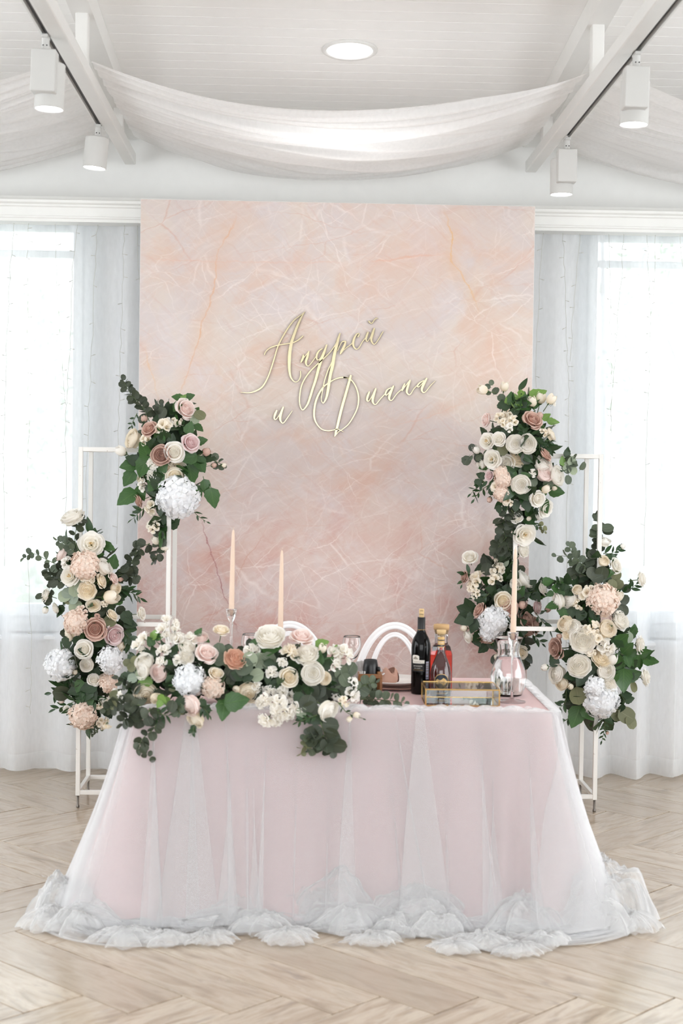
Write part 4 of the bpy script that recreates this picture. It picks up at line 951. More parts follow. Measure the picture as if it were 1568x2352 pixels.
# ------------------------------------------------------------------ flowers: materials
def petal_mat(name, tip, basec, deep):
    k = NT(name); v = k.attr('pv'); r = k.rnd()
    c = k.ramp(v, [(0, deep), (.35, basec), (.85, tip)])
    c = k.mix(k.math('MULTIPLY', r, .3), c, k.mix(1, c, (.93, .91, .88, 1), 'MULTIPLY'))
    n = k.noise(k.mapping(k.obj(), sc=(1, 1, 1)), 7, 3)
    c = k.mix(k.math('MULTIPLY', n, .12), c, basec)
    pr = k.pr(c, .62, Sheen_Weight=.08)
    return k.done(k.mixs(.28, pr, k.tl(c)))
PM = {
 'w': petal_mat('white_petal', srgb(251, 249, 245), srgb(249, 245, 236), srgb(240, 231, 206)),
 'c': petal_mat('cream_petal', srgb(251, 245, 233), srgb(248, 237, 215), srgb(238, 222, 180)),
 'b': petal_mat('blush_petal', srgb(250, 240, 236), srgb(248, 228, 222), srgb(244, 216, 206)),
 'l': petal_mat('pale_pink_petal', srgb(244, 230, 230), srgb(238, 212, 212), srgb(228, 196, 194)),
 'd': petal_mat('dusty_rose_petal', srgb(226, 196, 182), srgb(210, 170, 154), srgb(188, 140, 122)),
 'k': petal_mat('cocoa_rose_petal', srgb(208, 176, 162), srgb(186, 148, 134), srgb(158, 118, 104)),
 'p': petal_mat('peach_petal', srgb(248, 234, 222), srgb(246, 224, 209), srgb(238, 208, 188)),
 'o': petal_mat('apricot_petal', srgb(240, 206, 184), srgb(230, 188, 164), srgb(212, 164, 138)),
 'h': petal_mat('hydrangea_white_petal', srgb(250, 251, 253), srgb(246, 248, 251), srgb(238, 240, 236)),
}
PMW = {'w': 'white', 'c': 'cream', 'b': 'blush', 'l': 'pale pink', 'd': 'dusty rose', 'k': 'cocoa pink', 'p': 'peach', 'o': 'apricot', 'h': 'white'}
def leaf_mat(name, top, under, vein, veins, rough=.45):
    k = NT(name); uv = k.n('ShaderNodeUVMap', uv_map='uv').outputs[0]; s = k.n('ShaderNodeSeparateXYZ'); k.set(s.inputs[0], uv)
    a = k.math('ABSOLUTE', k.math('SUBTRACT', s.outputs[0], .5)); mid = k.ramp(a, [(0, (1, 1, 1)), (.035, (0, 0, 0))])
    f = mid
    if veins:
        w = k.math('SINE', k.math('MULTIPLY', k.math('SUBTRACT', s.outputs[1], k.math('MULTIPLY', a, .8)), 46))
        f = k.math('MAXIMUM', mid, k.math('MULTIPLY', k.ramp(w, [(.75, (0, 0, 0)), (1, (1, 1, 1))]), .45))
    r = k.rnd(); c = k.mix(r, top, k.mix(1, top, (1.4, 1.32, 1.1, 1), 'MULTIPLY'))
    c = k.mix(k.math('MULTIPLY', k.noise(k.obj(), 3, 3), .35), c, under)
    c = k.mix(k.math('MULTIPLY', f, .45), c, vein)
    g = k.n('ShaderNodeNewGeometry'); c = k.mix(k.math('MULTIPLY', g.outputs['Backfacing'], .75), c, under)
    return k.done(k.mixs(.16, k.pr(c, rough, Normal=k.bump(f, .25, .002)), k.tl(c)))
LM = {
 'e': leaf_mat('eucalyptus_leaf', srgb(78, 90, 74), srgb(118, 132, 116), srgb(140, 150, 128), False, .55),
 'E': leaf_mat('dark_eucalyptus_leaf', srgb(54, 62, 50), srgb(90, 98, 82), srgb(104, 116, 98), False, .5),
 's': leaf_mat('sage_leaf', srgb(140, 154, 138), srgb(176, 188, 172), srgb(190, 198, 180), False, .7),
 'o': leaf_mat('olive_leaf', srgb(104, 108, 80), srgb(132, 134, 104), srgb(146, 146, 116), False, .55),
 'g': leaf_mat('green_leaf', srgb(42, 80, 34), srgb(98, 126, 82), srgb(96, 132, 70), True, .4),
 'd': leaf_mat('dark_green_leaf', srgb(30, 52, 28), srgb(70, 92, 60), srgb(64, 90, 50), True, .4),
 'l': leaf_mat('light_green_leaf', srgb(104, 142, 66), srgb(140, 168, 100), srgb(160, 182, 116), True, .45),
 'r': leaf_mat('ruscus_leaf', srgb(34, 62, 34), srgb(74, 100, 62), srgb(70, 100, 56), False, .3),
}
M['stem'] = plain('green_stem', srgb(86, 104, 62), .55)
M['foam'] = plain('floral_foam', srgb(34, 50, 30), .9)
M['stamen'] = plain('yellow_stamen', srgb(214, 172, 70), .6)

# ------------------------------------------------------------------ flowers: shapes (unit radius, facing +Z)
def petal(prof, a0, half, rnd=.22, ruf=0.0, tip=0.0, curl=0.0, nu=7, nv=7, rg=None):
    c = crom(prof, 24); tt = np.linspace(0, 1, 24); V = []; pv = []
    ph = rg.uniform(0, 6.28) if rg else 0; asym = rg.uniform(-.08, .08) if rg else 0
    for i in range(nv):
        v = i / (nv - 1)
        for j in range(nu):
            u = -1 + 2 * j / (nu - 1)
            ve = min(1, v * (1 - rnd * abs(u) ** 2.4 * v + (tip * max(0, 1 - abs(u) * 1.6) - tip) * v) + asym * u * v * v)
            r = np.interp(ve, tt, c[:, 0]); z = np.interp(ve, tt, c[:, 1])
            a = a0 + u * half * (.5 + .5 * min(1, v * 1.7))
            r2 = r + curl * u * u * v * v; z2 = z - curl * .7 * u * u * v * v + ruf * v * v * (math.sin(3.4 * u + ph) + .6 * math.sin(7.3 * u + ph * 2))
            r2 += ruf * .7 * v * v * math.sin(5 * u + ph * 1.7)
            V.append((r2 * math.cos(a), r2 * math.sin(a), z2)); pv.append(v)
    Fc = [(i * nu + j, i * nu + j + 1, (i + 1) * nu + j + 1, (i + 1) * nu + j) for i in range(nv - 1) for j in range(nu - 1)]
    return V, Fc, pv
class PB:
    def __init__(s): s.V = []; s.F = []; s.P = []; s.M = []
    def add(s, q, mi=0):
        V, Fc, pv = q; b = len(s.V); s.V += V; s.P += list(pv); s.F += [tuple(i + b for i in f) for f in Fc]; s.M += [mi] * len(Fc); return s
    def mesh(s, name, mats): return mesh(name, s.V, s.F, mats, pv=s.P, mi=s.M)
def whorl(n, prof, half, rg, a0=None, jit=.12, **kw):
    a0 = rg.uniform(0, 6.28) if a0 is None else a0
    out = []
    for i in range(n):
        s = 1 + rg.uniform(-jit, jit) * .5; dz = rg.uniform(-jit, jit) * .25
        out.append(petal([(r * s, z + dz) for r, z in prof], a0 + 2 * math.pi * (i + rg.uniform(-.12, .12)) / n, half * (1 + rg.uniform(-.08, .08)), rg=rg, **kw))
    return out
def sepals(pb, n=5, r=.4, z=-.55, L=.5):
    for i in range(n):
        pb.add(petal([(.04, z - .1), (r * .6, z), (r, z + L * .5), (r * 1.05, z + L)], 6.28 * i / n, .42, rnd=.7, nu=5, nv=5, rg=random.Random(i)), 1)
def dome(core, R, z0, z1, pv):
    "packed petals seen between the rims"
    t = MB().lathe([(R, z1 - .25), (R, z1)] + [(R * math.cos(a), z1 + (z0 - z1) * math.sin(a)) for a in np.linspace(.25, 1.45, 5)] + [(0, z0)], 16, cap=False); core.add((t.V, t.F, [pv] * len(t.V)), 0)
PROTO = {}
def flower_shape(ty, col, var):
    key = (ty, col, var)
    if key in PROTO: return PROTO[key]
    rg = random.Random(hash((ord(ty), var)) % 9973 + var * 17); mats = [PM[col], LM['g'], M['stamen']]; core = PB(); outer = []
    one = lambda nm, q: PB().add(q).mesh(nm, mats)
    if ty == 'R':
        for n, pf_, h in ((2, [(.01, -.1), (.07, .1), (.085, .34), (.045, .42)], 1.7), (3, [(.03, -.2), (.15, .05), (.175, .30), (.15, .42)], 1.25), (3, [(.05, -.25), (.25, 0), (.29, .26), (.285, .38)], 1.2), (4, [(.1, -.3), (.37, -.08), (.43, .2), (.47, .33)], .95)):
            for q in whorl(n, pf_, h, rg, tip=.06, curl=.03): core.add(q)
        for q in whorl(5, [(.1, -.42), (.5, -.2), (.62, .1), (.70, .25), (.78, .22)], .82, rg, tip=.1, curl=.06, ruf=.015): core.add(q)
        dome(core, .5, .16, -.14, .3)
        outer += whorl(5, [(.1, -.5), (.58, -.34), (.82, -.06), (.95, .06), (1.05, -.04)], .74, rg, tip=.13, curl=.05, ruf=.03)
        outer += whorl(3, [(.1, -.55), (.55, -.5), (.88, -.28), (1.02, -.2), (1.1, -.32)], .7, rg, tip=.12, ruf=.03)
        sepals(core)
    elif ty == 'N':
        for kx in range(6):
            R = .12 + .125 * kx; zt = .40 - .035 * kx - .009 * kx * kx
            for q in whorl(4 + kx // 2, [(.04, -.35), (R * 1.02, -.12), (R * 1.12, zt - .14), (R * .98, zt)], 1.15 - .05 * kx, rg, rnd=.16, ruf=.008): core.add(q)
        dome(core, .8, .1, -.42, .25)
        outer += whorl(6, [(.1, -.45), (.72, -.3), (.92, .02), (.94, .18)], .72, rg, rnd=.2, ruf=.02)
        outer += whorl(5, [(.1, -.5), (.7, -.42), (1.0, -.12), (1.08, .06)], .75, rg, rnd=.2, ruf=.03)
        sepals(core)
    elif ty == 'O':
        for i in range(14):
            a = rg.uniform(0, 6.28); r = rg.uniform(.02, .16); core.add(petal([(r * .6, -.1), (r, .12), (r * 1.1, .2)], a, .25, nu=3, nv=3, rg=rg), 2)
        for q in whorl(4, [(.06, -.25), (.28, -.05), (.36, .16), (.34, .28)], .9, rg, ruf=.02): core.add(q)
        for q in whorl(5, [(.08, -.3), (.42, -.12), (.55, .12), (.6, .24)], .85, rg, ruf=.03): core.add(q)
        outer += whorl(5, [(.08, -.4), (.5, -.25), (.78, .0), (.9, .12)], .78, rg, ruf=.035, tip=.05)
        outer += whorl(5, [(.08, -.45), (.55, -.36), (.92, -.14), (1.06, -.1)], .74, rg, ruf=.045, tip=.06)
        sepals(core)
    elif ty == 'P':
        for kx in range(7):
            R = .12 + .12 * kx; zt = .36 - .05 * kx
            for q in whorl(4 + kx // 3, [(.05, -.3), (R * .9, -.1), (R * 1.05, zt - .08), (R * 1.1, zt + .05)], 1.0 - .04 * kx, rg, jit=.3, rnd=.2, ruf=.05): core.add(q)
        dome(core, .76, .12, -.32, .3)
        outer += whorl(6, [(.1, -.45), (.65, -.3), (.92, -.02), (1.0, .06)], .72, rg, jit=.25, ruf=.07)
        outer += whorl(5, [(.1, -.5), (.65, -.45), (1.0, -.22), (1.1, -.22)], .74, rg, jit=.25, ruf=.07)
    elif ty == 'T':
        for q in whorl(3, [(.02, -.6), (.36, -.3), (.42, .2), (.2, .62)], 1.1, rg, rnd=.3): core.add(q)
        outer += whorl(4, [(.02, -.65), (.46, -.35), (.56, .15), (.44, .7)], .95, rg, rnd=.32, ruf=.02)
        sepals(core, 4, .3, -.7, .25)
    elif ty == 'B':
        for q in whorl(3, [(.02, -.5), (.4, -.25), (.36, .25), (.08, .62)], 1.25, rg, rnd=.15): core.add(q)
        for q in whorl(4, [(.02, -.55), (.5, -.3), (.5, .15), (.34, .55)], .95, rg, rnd=.25): core.add(q)
        sepals(core, 5, .5, -.6, .6)
    elif ty in 'FS':
        n = 5
        for i in range(n):
            b = PB(); a = 6.28 * i / n + rg.uniform(-.4, .4); rr_ = .0 if i == 0 else .55 * rg.uniform(.85, 1.15); sc = rg.uniform(.48, .60) * (1.45 if ty == 'S' else 1.08)
            if ty == 'F':
                for q in whorl(3, [(.03, -.8), (.3, -.2), (.62, .28), (.86, .34)], .82, rg, rnd=.25, ruf=.04): b.add(q)
                for q in whorl(3, [(.03, -.8), (.28, -.2), (.58, .2), (.95, .18)], .82, rg, rnd=.25, ruf=.04): b.add(q)
            else:
                for q in whorl(2, [(.03, -.5), (.4, -.15), (.8, .25), (1.05, .3)], 1.1, rg, a0=rg.uniform(0, 6.28), rnd=.12, ruf=.1): b.add(q)
                for q in whorl(2, [(.03, -.4), (.25, .0), (.5, .4), (.5, .75)], 1.0, rg, rnd=.25, ruf=.06): b.add(q)
            ax = Vector((math.cos(a) * rr_ * 1.3, math.sin(a) * rr_ * 1.3, .9)).normalized(); Mx = ax.to_track_quat('Z', 'Y').to_matrix()
            c = Vector((math.cos(a) * rr_, math.sin(a) * rr_, -.05 if i else .2)); b.V = [tuple(Mx @ (Vector(v) * sc) + c) for v in b.V]
            outer.append((b.V, b.F, b.P))
            t = MB().tube([(0, 0, -.9), c * .5 + Vector((0, 0, -.5)), c - ax * sc * .6], .035, 5); core.add((t.V, t.F, [0.2] * len(t.V)), 1)
        PROTO[key] = (core.mesh('flower_stalk', mats), [one('bloom', q) for q in outer], 'bloom'); return PROTO[key]
    elif ty == 'H':
        b = PB()
        for q in range(4): b.add(petal([(.02, .04), (.4, .12), (.8, .14), (1.02, -.02)], q * math.pi / 2 + .1, .74, rnd=.35, ruf=.1, tip=.1, nu=5, nv=4, rg=rg))
        b.add(petal([(.0, .10), (.06, .14), (.09, .08)], 0, 3.1, nu=6, nv=3, rg=rg))
        fm = b.mesh('floret', mats); pl_ = []
        N = 62
        for i in range(N):
            z = 1 - 1.35 * (i + .5) / N; a = i * 2.39996 + rg.uniform(-.3, .3); z += rg.uniform(-.05, .05); r = math.sqrt(max(0, 1 - z * z)); d = Vector((r * math.cos(a), r * math.sin(a), z)).normalized()
            nq = (d + Vector((rg.uniform(-.55, .55), rg.uniform(-.55, .55), rg.uniform(-.2, .4)))).normalized().to_track_quat('Z', 'Y') @ Quaternion((0, 0, 1), rg.uniform(0, 6.28))
            pl_.append((fm, Vector((d.x, d.y, d.z * .8 - .1)) * rg.uniform(.74, .96), nq, rg.uniform(.24, .34)))
        t = MB().lathe([(0, -.5), (.4, -.5), (.72, -.15), (.70, .3), (.42, .56), (0, .66)], 12)
        core.add((t.V, t.F, [.8] * len(t.V)), 0)
        PROTO[key] = (core.mesh('flower_head', mats), pl_, 'floret'); return PROTO[key]
    PROTO[key] = (core.mesh('flower_heart', mats), [one('petal', q) for q in outer], 'petal'); return PROTO[key]
FN = {'R': 'rose', 'N': 'ranunculus', 'O': 'open_rose', 'P': 'peony', 'T': 'tulip', 'B': 'rosebud', 'F': 'freesia', 'S': 'sweet_pea', 'H': 'hydrangea'}
stem_me = (lambda b: mesh('stem', b.V, b.F, M['stem']))(MB().tube([(0, 0, -.5), (.03, 0, -1.1), (0, 0, -1.7)], .05, 6))

# leaves lie along +Y from the stalk, face up +Z, unit length
def leaf_shape(kind, var):
    key = ('leaf', kind, var)
    if key in PROTO: return PROTO[key]
    rg = random.Random(var * 31 + ord(kind)); nv, nu = 9, 5; V = []; UV = []
    rd = kind in 'eEso'; fold = rg.uniform(.05, .22); bend = rg.uniform(-.22, .3); tw = rg.uniform(-.25, .25)
    for i in range(nv):
        v = i / (nv - 1)
        if rd: w = .46 * math.sqrt(max(0, 1 - (2 * v - 1) ** 2)) ** .9
        elif kind == 'r': w = .19 * math.sin(math.pi * v ** .85) ** .9
        else: w = .38 * (math.sin(math.pi * v ** .62)) ** .85 * (1 + (.07 if i % 2 else -.04))
        for j in range(nu):
            u = -1 + 2 * j / (nu - 1); x = u * w
            z = fold * abs(x) * 1.2 + bend * (v - .3) ** 2 + tw * x * v + (.012 * math.sin(9 * v + 2 * j) if not rd else 0)
            V.append((x, v + .03, z)); UV.append((.5 + u * .5, v))
    Fc = [(i * nu + j, i * nu + j + 1, (i + 1) * nu + j + 1, (i + 1) * nu + j) for i in range(nv - 1) for j in range(nu - 1)]
    t = MB().tube([(0, -.12, -.01), (0, .06, 0)], .018, 4); b = len(V); V += [tuple(v) for v in t.V]; UV += [(.5, .1)] * len(t.V); Fc += [tuple(q + b for q in f) for f in t.F]
    PROTO[key] = mesh('leaf', V, Fc, LM[kind], uv=UV); return PROTO[key]

# ------------------------------------------------------------------ arrangements
class Arr:
    def __init__(s, name, label, spine, Y, seed, group=None, table=False):
        s.sp = spine; s.Y = Y; s.rg = random.Random(seed); s.table = table
        q = at(spine[-1][0], spine[-1][1], Y)
        s.o = empty(name, (q.x, Y, TZ if table else q.z)); tag(s.o, label, 'flowers', group); s.b = Vector(s.o.location)
        s.nleaf = 0
    def surf(s, px, py, push=1.0):
        "point of the bouquet's surface behind a pixel and the way it faces"
        best = min(s.sp, key=lambda b: math.hypot(px - b[0], py - b[1]) / b[2])
        R = best[2]; ox, oy = (px - best[0]) / R, (best[1] - py) / R; q2 = ox * ox + oy * oy
        dep = R / F_ * s.Y * math.sqrt(max(0, 1 - .8 * min(1, q2))) * .85
        Y = s.Y - dep * push
        p = at(px, py, Y)
        if s.table and Y > 5.445 and p.z < TZ + .035:
            Y = 5.45 - s.rg.uniform(0, .025); p = at(px, py, Y)
        if not s.table and Y < 7.05: Y = 7.05; p = at(px, py, Y)
        n = Vector((ox * .85, -math.sqrt(max(.22, 1.05 - .75 * q2)), (oy * .8 if oy > 0 else oy * .42) + .12)).normalized()
        return p, n
    def flowers(s, tr, txt):
        ox, oy, sc = tr
        for ln in txt.split(';'):
            f = ln.split()
            if not f: continue
            x, y, r = ox + float(f[0]) / sc, oy + float(f[1]) / sc, float(f[2]) / sc
            ty, col = f[3][0], f[3][1]
            p, n = s.surf(x, y)
            if len(f) > 4:
                a = math.radians(float(f[4])); ln_ = float(f[5]) if len(f) > 5 else .8
                n = (Vector((math.cos(a), 0, math.sin(a))) * ln_ + Vector((0, -1, 0)) * (1.05 - ln_)).normalized()
            if ty == 'T' and len(f) <= 4: n = (n + Vector((0, .5, 1.0))).normalized()
            rw = r / F_ * p.y; p = p + n * (rw * (.25 if ty in 'TBH' else .12))
            core, outs, sub = flower_shape(ty, col, s.rg.randrange(3))
            q = n.to_track_quat('Z', 'Y') @ Quaternion((0, 0, 1), s.rg.uniform(0, 6.28))
            c = obj(FN[ty], core, s.o, p - s.b, q, rw * (1.45 if ty in 'TB' else 1.08)); c['label'] = f'{PMW[col]} {FN[ty].replace("_", " ")}'
            for me in outs:
                if isinstance(me, tuple): obj(sub, me[0], c, me[1], me[2], me[3])
                else: obj(sub, me, c)
            obj('stem', stem_me, c)
    def leaf(s, p, d, n, L, kind, parent=None, pb=None):
        d = d.normalized(); n = (n - d * n.dot(d)); n = n.normalized() if n.length > 1e-4 else d.orthogonal().normalized()
        x = d.cross(n); m = Matrix((x, d, n)).transposed().to_quaternion()
        obj('leaf', leaf_shape(kind, s.rg.randrange(5)), parent or s.o, p - (pb if pb is not None else s.b), m, L)
        s.nleaf += 1
    def leaves(s, tr, txt, front=0.0):
        ox, oy, sc = tr; rg = s.rg
        for ln in txt.split(';'):
            f = ln.split()
            if not f: continue
            x, y, r = ox + float(f[0]) / sc, oy + float(f[1]) / sc, float(f[2]) / sc; kind = f[3]; a = math.radians(float(f[4]) if len(f) > 4 else rg.uniform(0, 360))
            p, n = s.surf(x, y, .84); L = 2.15 * r / F_ * p.y
            d = Vector((math.cos(a), rg.uniform(-.25, .1), math.sin(a))).normalized()
            nn = (n * .6 + Vector((rg.uniform(-.35, .35), -.8, rg.uniform(-.1, .5)))).normalized()
            s.leaf(p - d * L * .5 - Vector((0, .006 + front, 0)), d, nn, L, kind)
    def sprigs(s, tr, txt):
        ox, oy, sc = tr; rg = s.rg
        for ln in txt.split(';'):
            f = ln.split()
            if not f: continue
            kind, n, r, dy = f[0][0], int(f[1]), float(f[2]) / sc, float(f[3]); flat = len(f[0]) > 1
            pts = []
            for i, t in enumerate(f[4:]):
                x, y = map(float, t.split(',')); x, y = ox + x / sc, oy + y / sc
                if flat: p = onz(x, y, TZ + .022)
                else: p, _ = s.surf(x, y, .74); p = p + Vector((0, dy, 0)) if dy <= 0 else at(x, y, dy)
                pts.append(p)
            N = 8 * (len(pts) - 1) + 1; C = [Vector(c) for c in crom(pts, N)]
            L0 = 2.1 * r / F_ * pts[0].y
            st = MB().tube([c - pts[0] for c in C], [.0022 - .0013 * i / N for i in range(N)], 5).build({'e': 'eucalyptus_sprig', 'E': 'eucalyptus_sprig', 's': 'sage_sprig', 'o': 'olive_sprig', 'r': 'ruscus_sprig'}.get(kind, 'leafy_sprig'), M['stem'], s.o, loc=pts[0] - s.b)
            for i in range(n):
                t = .06 + .94 * i / max(1, n - 1); kx = min(N - 2, int(t * (N - 1))); p = C[kx].lerp(C[kx + 1], t * (N - 1) - kx); tg = (C[kx + 1] - C[kx]).normalized()
                sd = (-1) ** i; side = tg.cross(Vector((0, 1, 0))); side = side.normalized() if side.length > .1 else Vector((1, 0, 0))
                roll = rg.uniform(-.9, .9); side = (side * math.cos(roll) + Vector((0, -1, 0)) * math.sin(roll)) * sd
                if t > .97: side = side * .2
                d = (tg * (.75 if kind == 'r' else .45) + side * .85).normalized()
                if kind in 'gdl': d = (d + Vector((0, 0, -.15))).normalized()
                nn = Vector((rg.uniform(-1, 1), -rg.uniform(.35, 1), rg.uniform(-.3, .9)))
                d = (d + Vector((rg.uniform(-.35, .35), rg.uniform(-.3, .2), rg.uniform(-.35, .35)))).normalized()
                s.leaf(p, d, nn, L0 * rg.uniform(.72, 1.1) * (1 - .35 * t ** 3), kind, st, pts[0])
    def filler(s, n, kinds, size):
        rg = s.rg; fm = MB(); mats = [LM[k_] for k_ in kinds]; UV = []
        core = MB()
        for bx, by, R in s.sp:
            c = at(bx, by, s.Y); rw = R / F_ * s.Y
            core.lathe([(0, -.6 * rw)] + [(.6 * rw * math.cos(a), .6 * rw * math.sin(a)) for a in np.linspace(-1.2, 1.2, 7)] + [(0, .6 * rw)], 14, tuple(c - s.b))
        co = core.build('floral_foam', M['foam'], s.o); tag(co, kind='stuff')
        tot = sum(b[2] ** 2 for b in s.sp)
        for bx, by, R in s.sp:
            c = at(bx, by, s.Y); rw = R / F_ * s.Y
            for i in range(int(n * R * R / tot)):
                d = Vector((rg.gauss(0, 1), -abs(rg.gauss(0, 1)) * 1.1 + .3, rg.gauss(0, 1))).normalized()
                p = c + d * rw * rg.uniform(.45, .8); ki = rg.randrange(len(kinds)); me = leaf_shape(kinds[ki], rg.randrange(5))
                t = (d * .5 + Vector((rg.gauss(0, 1), rg.gauss(0, .5), rg.gauss(0, 1)))).normalized(); nn = (d + Vector((rg.gauss(0, .4), -.3, rg.gauss(0, .4)))); nn = (nn - t * nn.dot(t)).normalized(); x = t.cross(nn)
                L = size * rg.uniform(.7, 1.25) * (1.3 if kinds[ki] == 'r' else 1); Mx = Matrix((x, t, nn)).transposed()
                if s.table and p.y > 5.47 and p.z < TZ + .03: continue
                vs = [p - s.b + Mx @ (v.co * L) for v in me.vertices]; fm.add(vs, [tuple(q.vertices) for q in me.polygons], ki)
                UV += [tuple(u) for u in PU[me.name]]
        o = obj('filler_foliage', mesh('filler_foliage', fm.V, fm.F, mats, uv=UV, mi=fm.M), s.o); tag(o, kind='stuff')
class _PU(dict):
    def __missing__(s, nm):
        me = bpy.data.meshes[nm]; l = me.uv_layers['uv'].data; out = [(.5, .5)] * len(me.vertices)
        for lp in me.loops: out[lp.vertex_index] = tuple(l[lp.index].uv)
        s[nm] = out; return out
PU = _PU()
C1, C2, C3, C4, C6, C7 = (40, 840, 3.0154), (40, 1260, 3.0154), (240, 1400, 4.9), (540, 1400, 3.7333), (1020, 850, 3.92), (1020, 1160, 3.0745)
GA = 'fresh flower arrangements on the white stands'

a = Arr('flower_arrangement', 'flower arrangement at the top of the left stand, with one big white hydrangea below roses', [(395, 955, 48), (388, 1030, 88), (395, 1115, 72), (372, 1215, 30), (385, 1060, 60)], 7.3, 11, GA)
a.filler(190, 'dgrd', .075)
a.flowers(C1, '''1165 300 72 Rb; 1105 395 45 Fc; 1010 415 62 Fc; 1060 400 42 Fw; 915 440 58 Rd; 880 375 30 Bd 100; 795 508 64 Nc; 885 512 46 Fc; 728 598 42 Tw 150; 1200 535 64 Rl; 1000 620 70 Rk; 1085 600 68 Rw; 1110 695 52 Oc; 1090 770 64 Rc; 1040 715 40 Rc; 935 672 34 Sw; 930 752 34 Sw; 858 785 42 Fc; 866 828 46 Fw; 1110 905 142 Hh -80 .15; 838 935 46 Rd 200; 920 985 56 Fc; 945 1100 60 Fc; 972 1222 42 Tc 120; 1010 1265 34 Tc 20; 1300 600 36 Bd 20; 1355 690 24 Bd 10; 1425 690 22 Bc 10''')
a.leaves(C1, '''890 595 72 g 118; 872 700 72 g 250; 775 690 62 g 190; 775 780 62 g 240; 760 912 78 g 215; 858 880 54 g 300; 960 800 80 g 240; 1180 632 68 g 190; 1265 682 62 g 300; 1200 752 74 g 280; 1300 842 58 g 280; 1350 915 72 g 280; 1232 322 40 g 60; 1190 432 46 g 70; 1255 432 38 g 320; 1275 520 40 g 10; 1112 225 42 g 170; 1145 235 38 l 60; 1195 215 34 g 20; 1260 342 42 o 320; 1228 372 34 s 250; 1105 285 40 g 240; 800 650 50 d 160; 1010 500 45 d 30; 1070 510 40 d 80; 1330 640 45 d 350; 930 860 50 d 300; 1250 870 45 g 300; 990 1000 45 d 270; 1020 1060 42 d 260; 830 1010 34 r 200; 1000 330 40 E 60''')
a.sprigs(C1, '''E 26 33 -.01 915,385 870,290 790,200 735,105; E 8 30 -.01 960,370 985,320 985,270; r 8 34 -.01 880,985 840,1020 800,1060; r 7 26 -.01 1190,960 1240,1030 1310,1080; E 13 32 -.01 985,1090 990,1190 970,1300 945,1350; E 8 32 -.01 920,1230 850,1260 800,1300; r 6 22 -.01 830,330 800,390 790,420; e 5 26 -.01 1340,650 1390,670 1425,690''')

a = Arr('flower_arrangement', 'flower arrangement low on the left stand, with two white hydrangeas above a peach one', [(205, 1265, 58), (205, 1335, 85), (215, 1420, 78), (200, 1510, 76), (200, 1590, 62), (205, 1640, 42)], 7.3, 12, GA)
a.filler(230, 'dErd', .07)
a.flowers(C1, '380 1045 80 Pw; 512 1238 84 Ow')
a.flowers(C2, '''300 40 46 Nb 150; 335 95 46 Fw; 470 120 98 Hp; 365 190 70 Ow; 490 200 52 Fc; 605 125 58 Nw 40; 580 225 50 Rc 20; 665 205 42 Rb 30; 712 215 20 Bd; 680 275 36 Nc; 482 285 60 Pc; 630 335 60 Tc 5; 605 378 28 Fc; 525 393 48 Oc; 195 320 48 Rw 160; 195 420 28 Bw 260; 265 415 40 Rw 200; 552 467 26 Bd; 655 460 44 Rc 40; 410 510 84 Hp; 440 440 46 Fp; 355 590 50 Nc 200; 540 557 76 Rd; 665 600 70 Rl; 858 450 46 Rw 10; 720 680 36 Nc 340; 310 800 108 Hh 190 .3; 460 700 64 Rw; 637 770 90 Hh; 480 805 46 Nw; 400 855 24 Bc; 530 910 44 Rw; 622 930 68 Hp; 660 985 42 Fc; 455 1150 96 Hp -80 .3; 590 1210 46 Fc; 570 1090 30 Fc; 310 1050 26 Bb 200; 340 1110 28 Sw; 605 1050 30 Sw''')
a.leaves(C1, '610 1240 44 g 20; 640 1260 40 g 330; 535 1150 28 d 80; 560 1310 40 g 10; 410 1350 30 o 60')
a.leaves(C2, '''662 92 54 g 75; 690 360 44 g 200; 300 432 46 d 250; 345 650 46 d 280; 420 640 40 d 320; 760 480 54 d 300; 790 540 40 d 330; 730 310 50 d 20; 700 340 44 d 340; 760 620 50 d 300; 560 640 60 d 200; 700 660 44 d 300; 330 330 44 s 200; 400 290 46 s 80; 390 340 42 s 250; 360 350 38 o 180; 430 260 40 s 20; 405 400 48 s 265; 350 310 40 s 160; 465 300 44 s 60; 780 520 48 d 350; 430 470 34 E 30; 640 500 44 o 340; 500 960 60 d 200; 480 1010 60 d 240; 430 950 46 g 250; 400 980 50 d 200; 520 1000 52 d 300; 440 1040 46 g 265; 500 1045 46 g 290''')
a.sprigs(C1, '''E 11 33 -.01 430,1300 400,1200 420,1100 450,1060; e 10 30 -.01 400,1290 340,1240 280,1210; e 11 28 -.01 300,1390 200,1340 110,1300 50,1330''')
a.sprigs(C2, '''E 16 33 -.01 330,230 260,200 210,140; E 12 32 -.01 340,150 270,150 230,240; E 14 33 -.01 700,190 760,160 800,80 830,10; E 10 34 -.01 700,150 770,190 820,190; r 9 42 -.01 700,290 780,300 850,340; r 8 44 -.01 730,560 780,640 770,740; r 8 44 -.01 480,960 350,980 240,1000; r 7 44 -.01 480,1010 350,1080 270,1110; r 8 42 -.01 470,1030 390,1080 370,1130; r 7 40 -.01 460,960 330,930 280,900; r 8 40 -.01 440,760 380,790 340,770; e 8 16 -.01 590,1235 540,1260 505,1285; r 8 44 -.01 500,1010 540,1050 550,1100; E 7 30 -.01 200,300 185,350 250,270''')

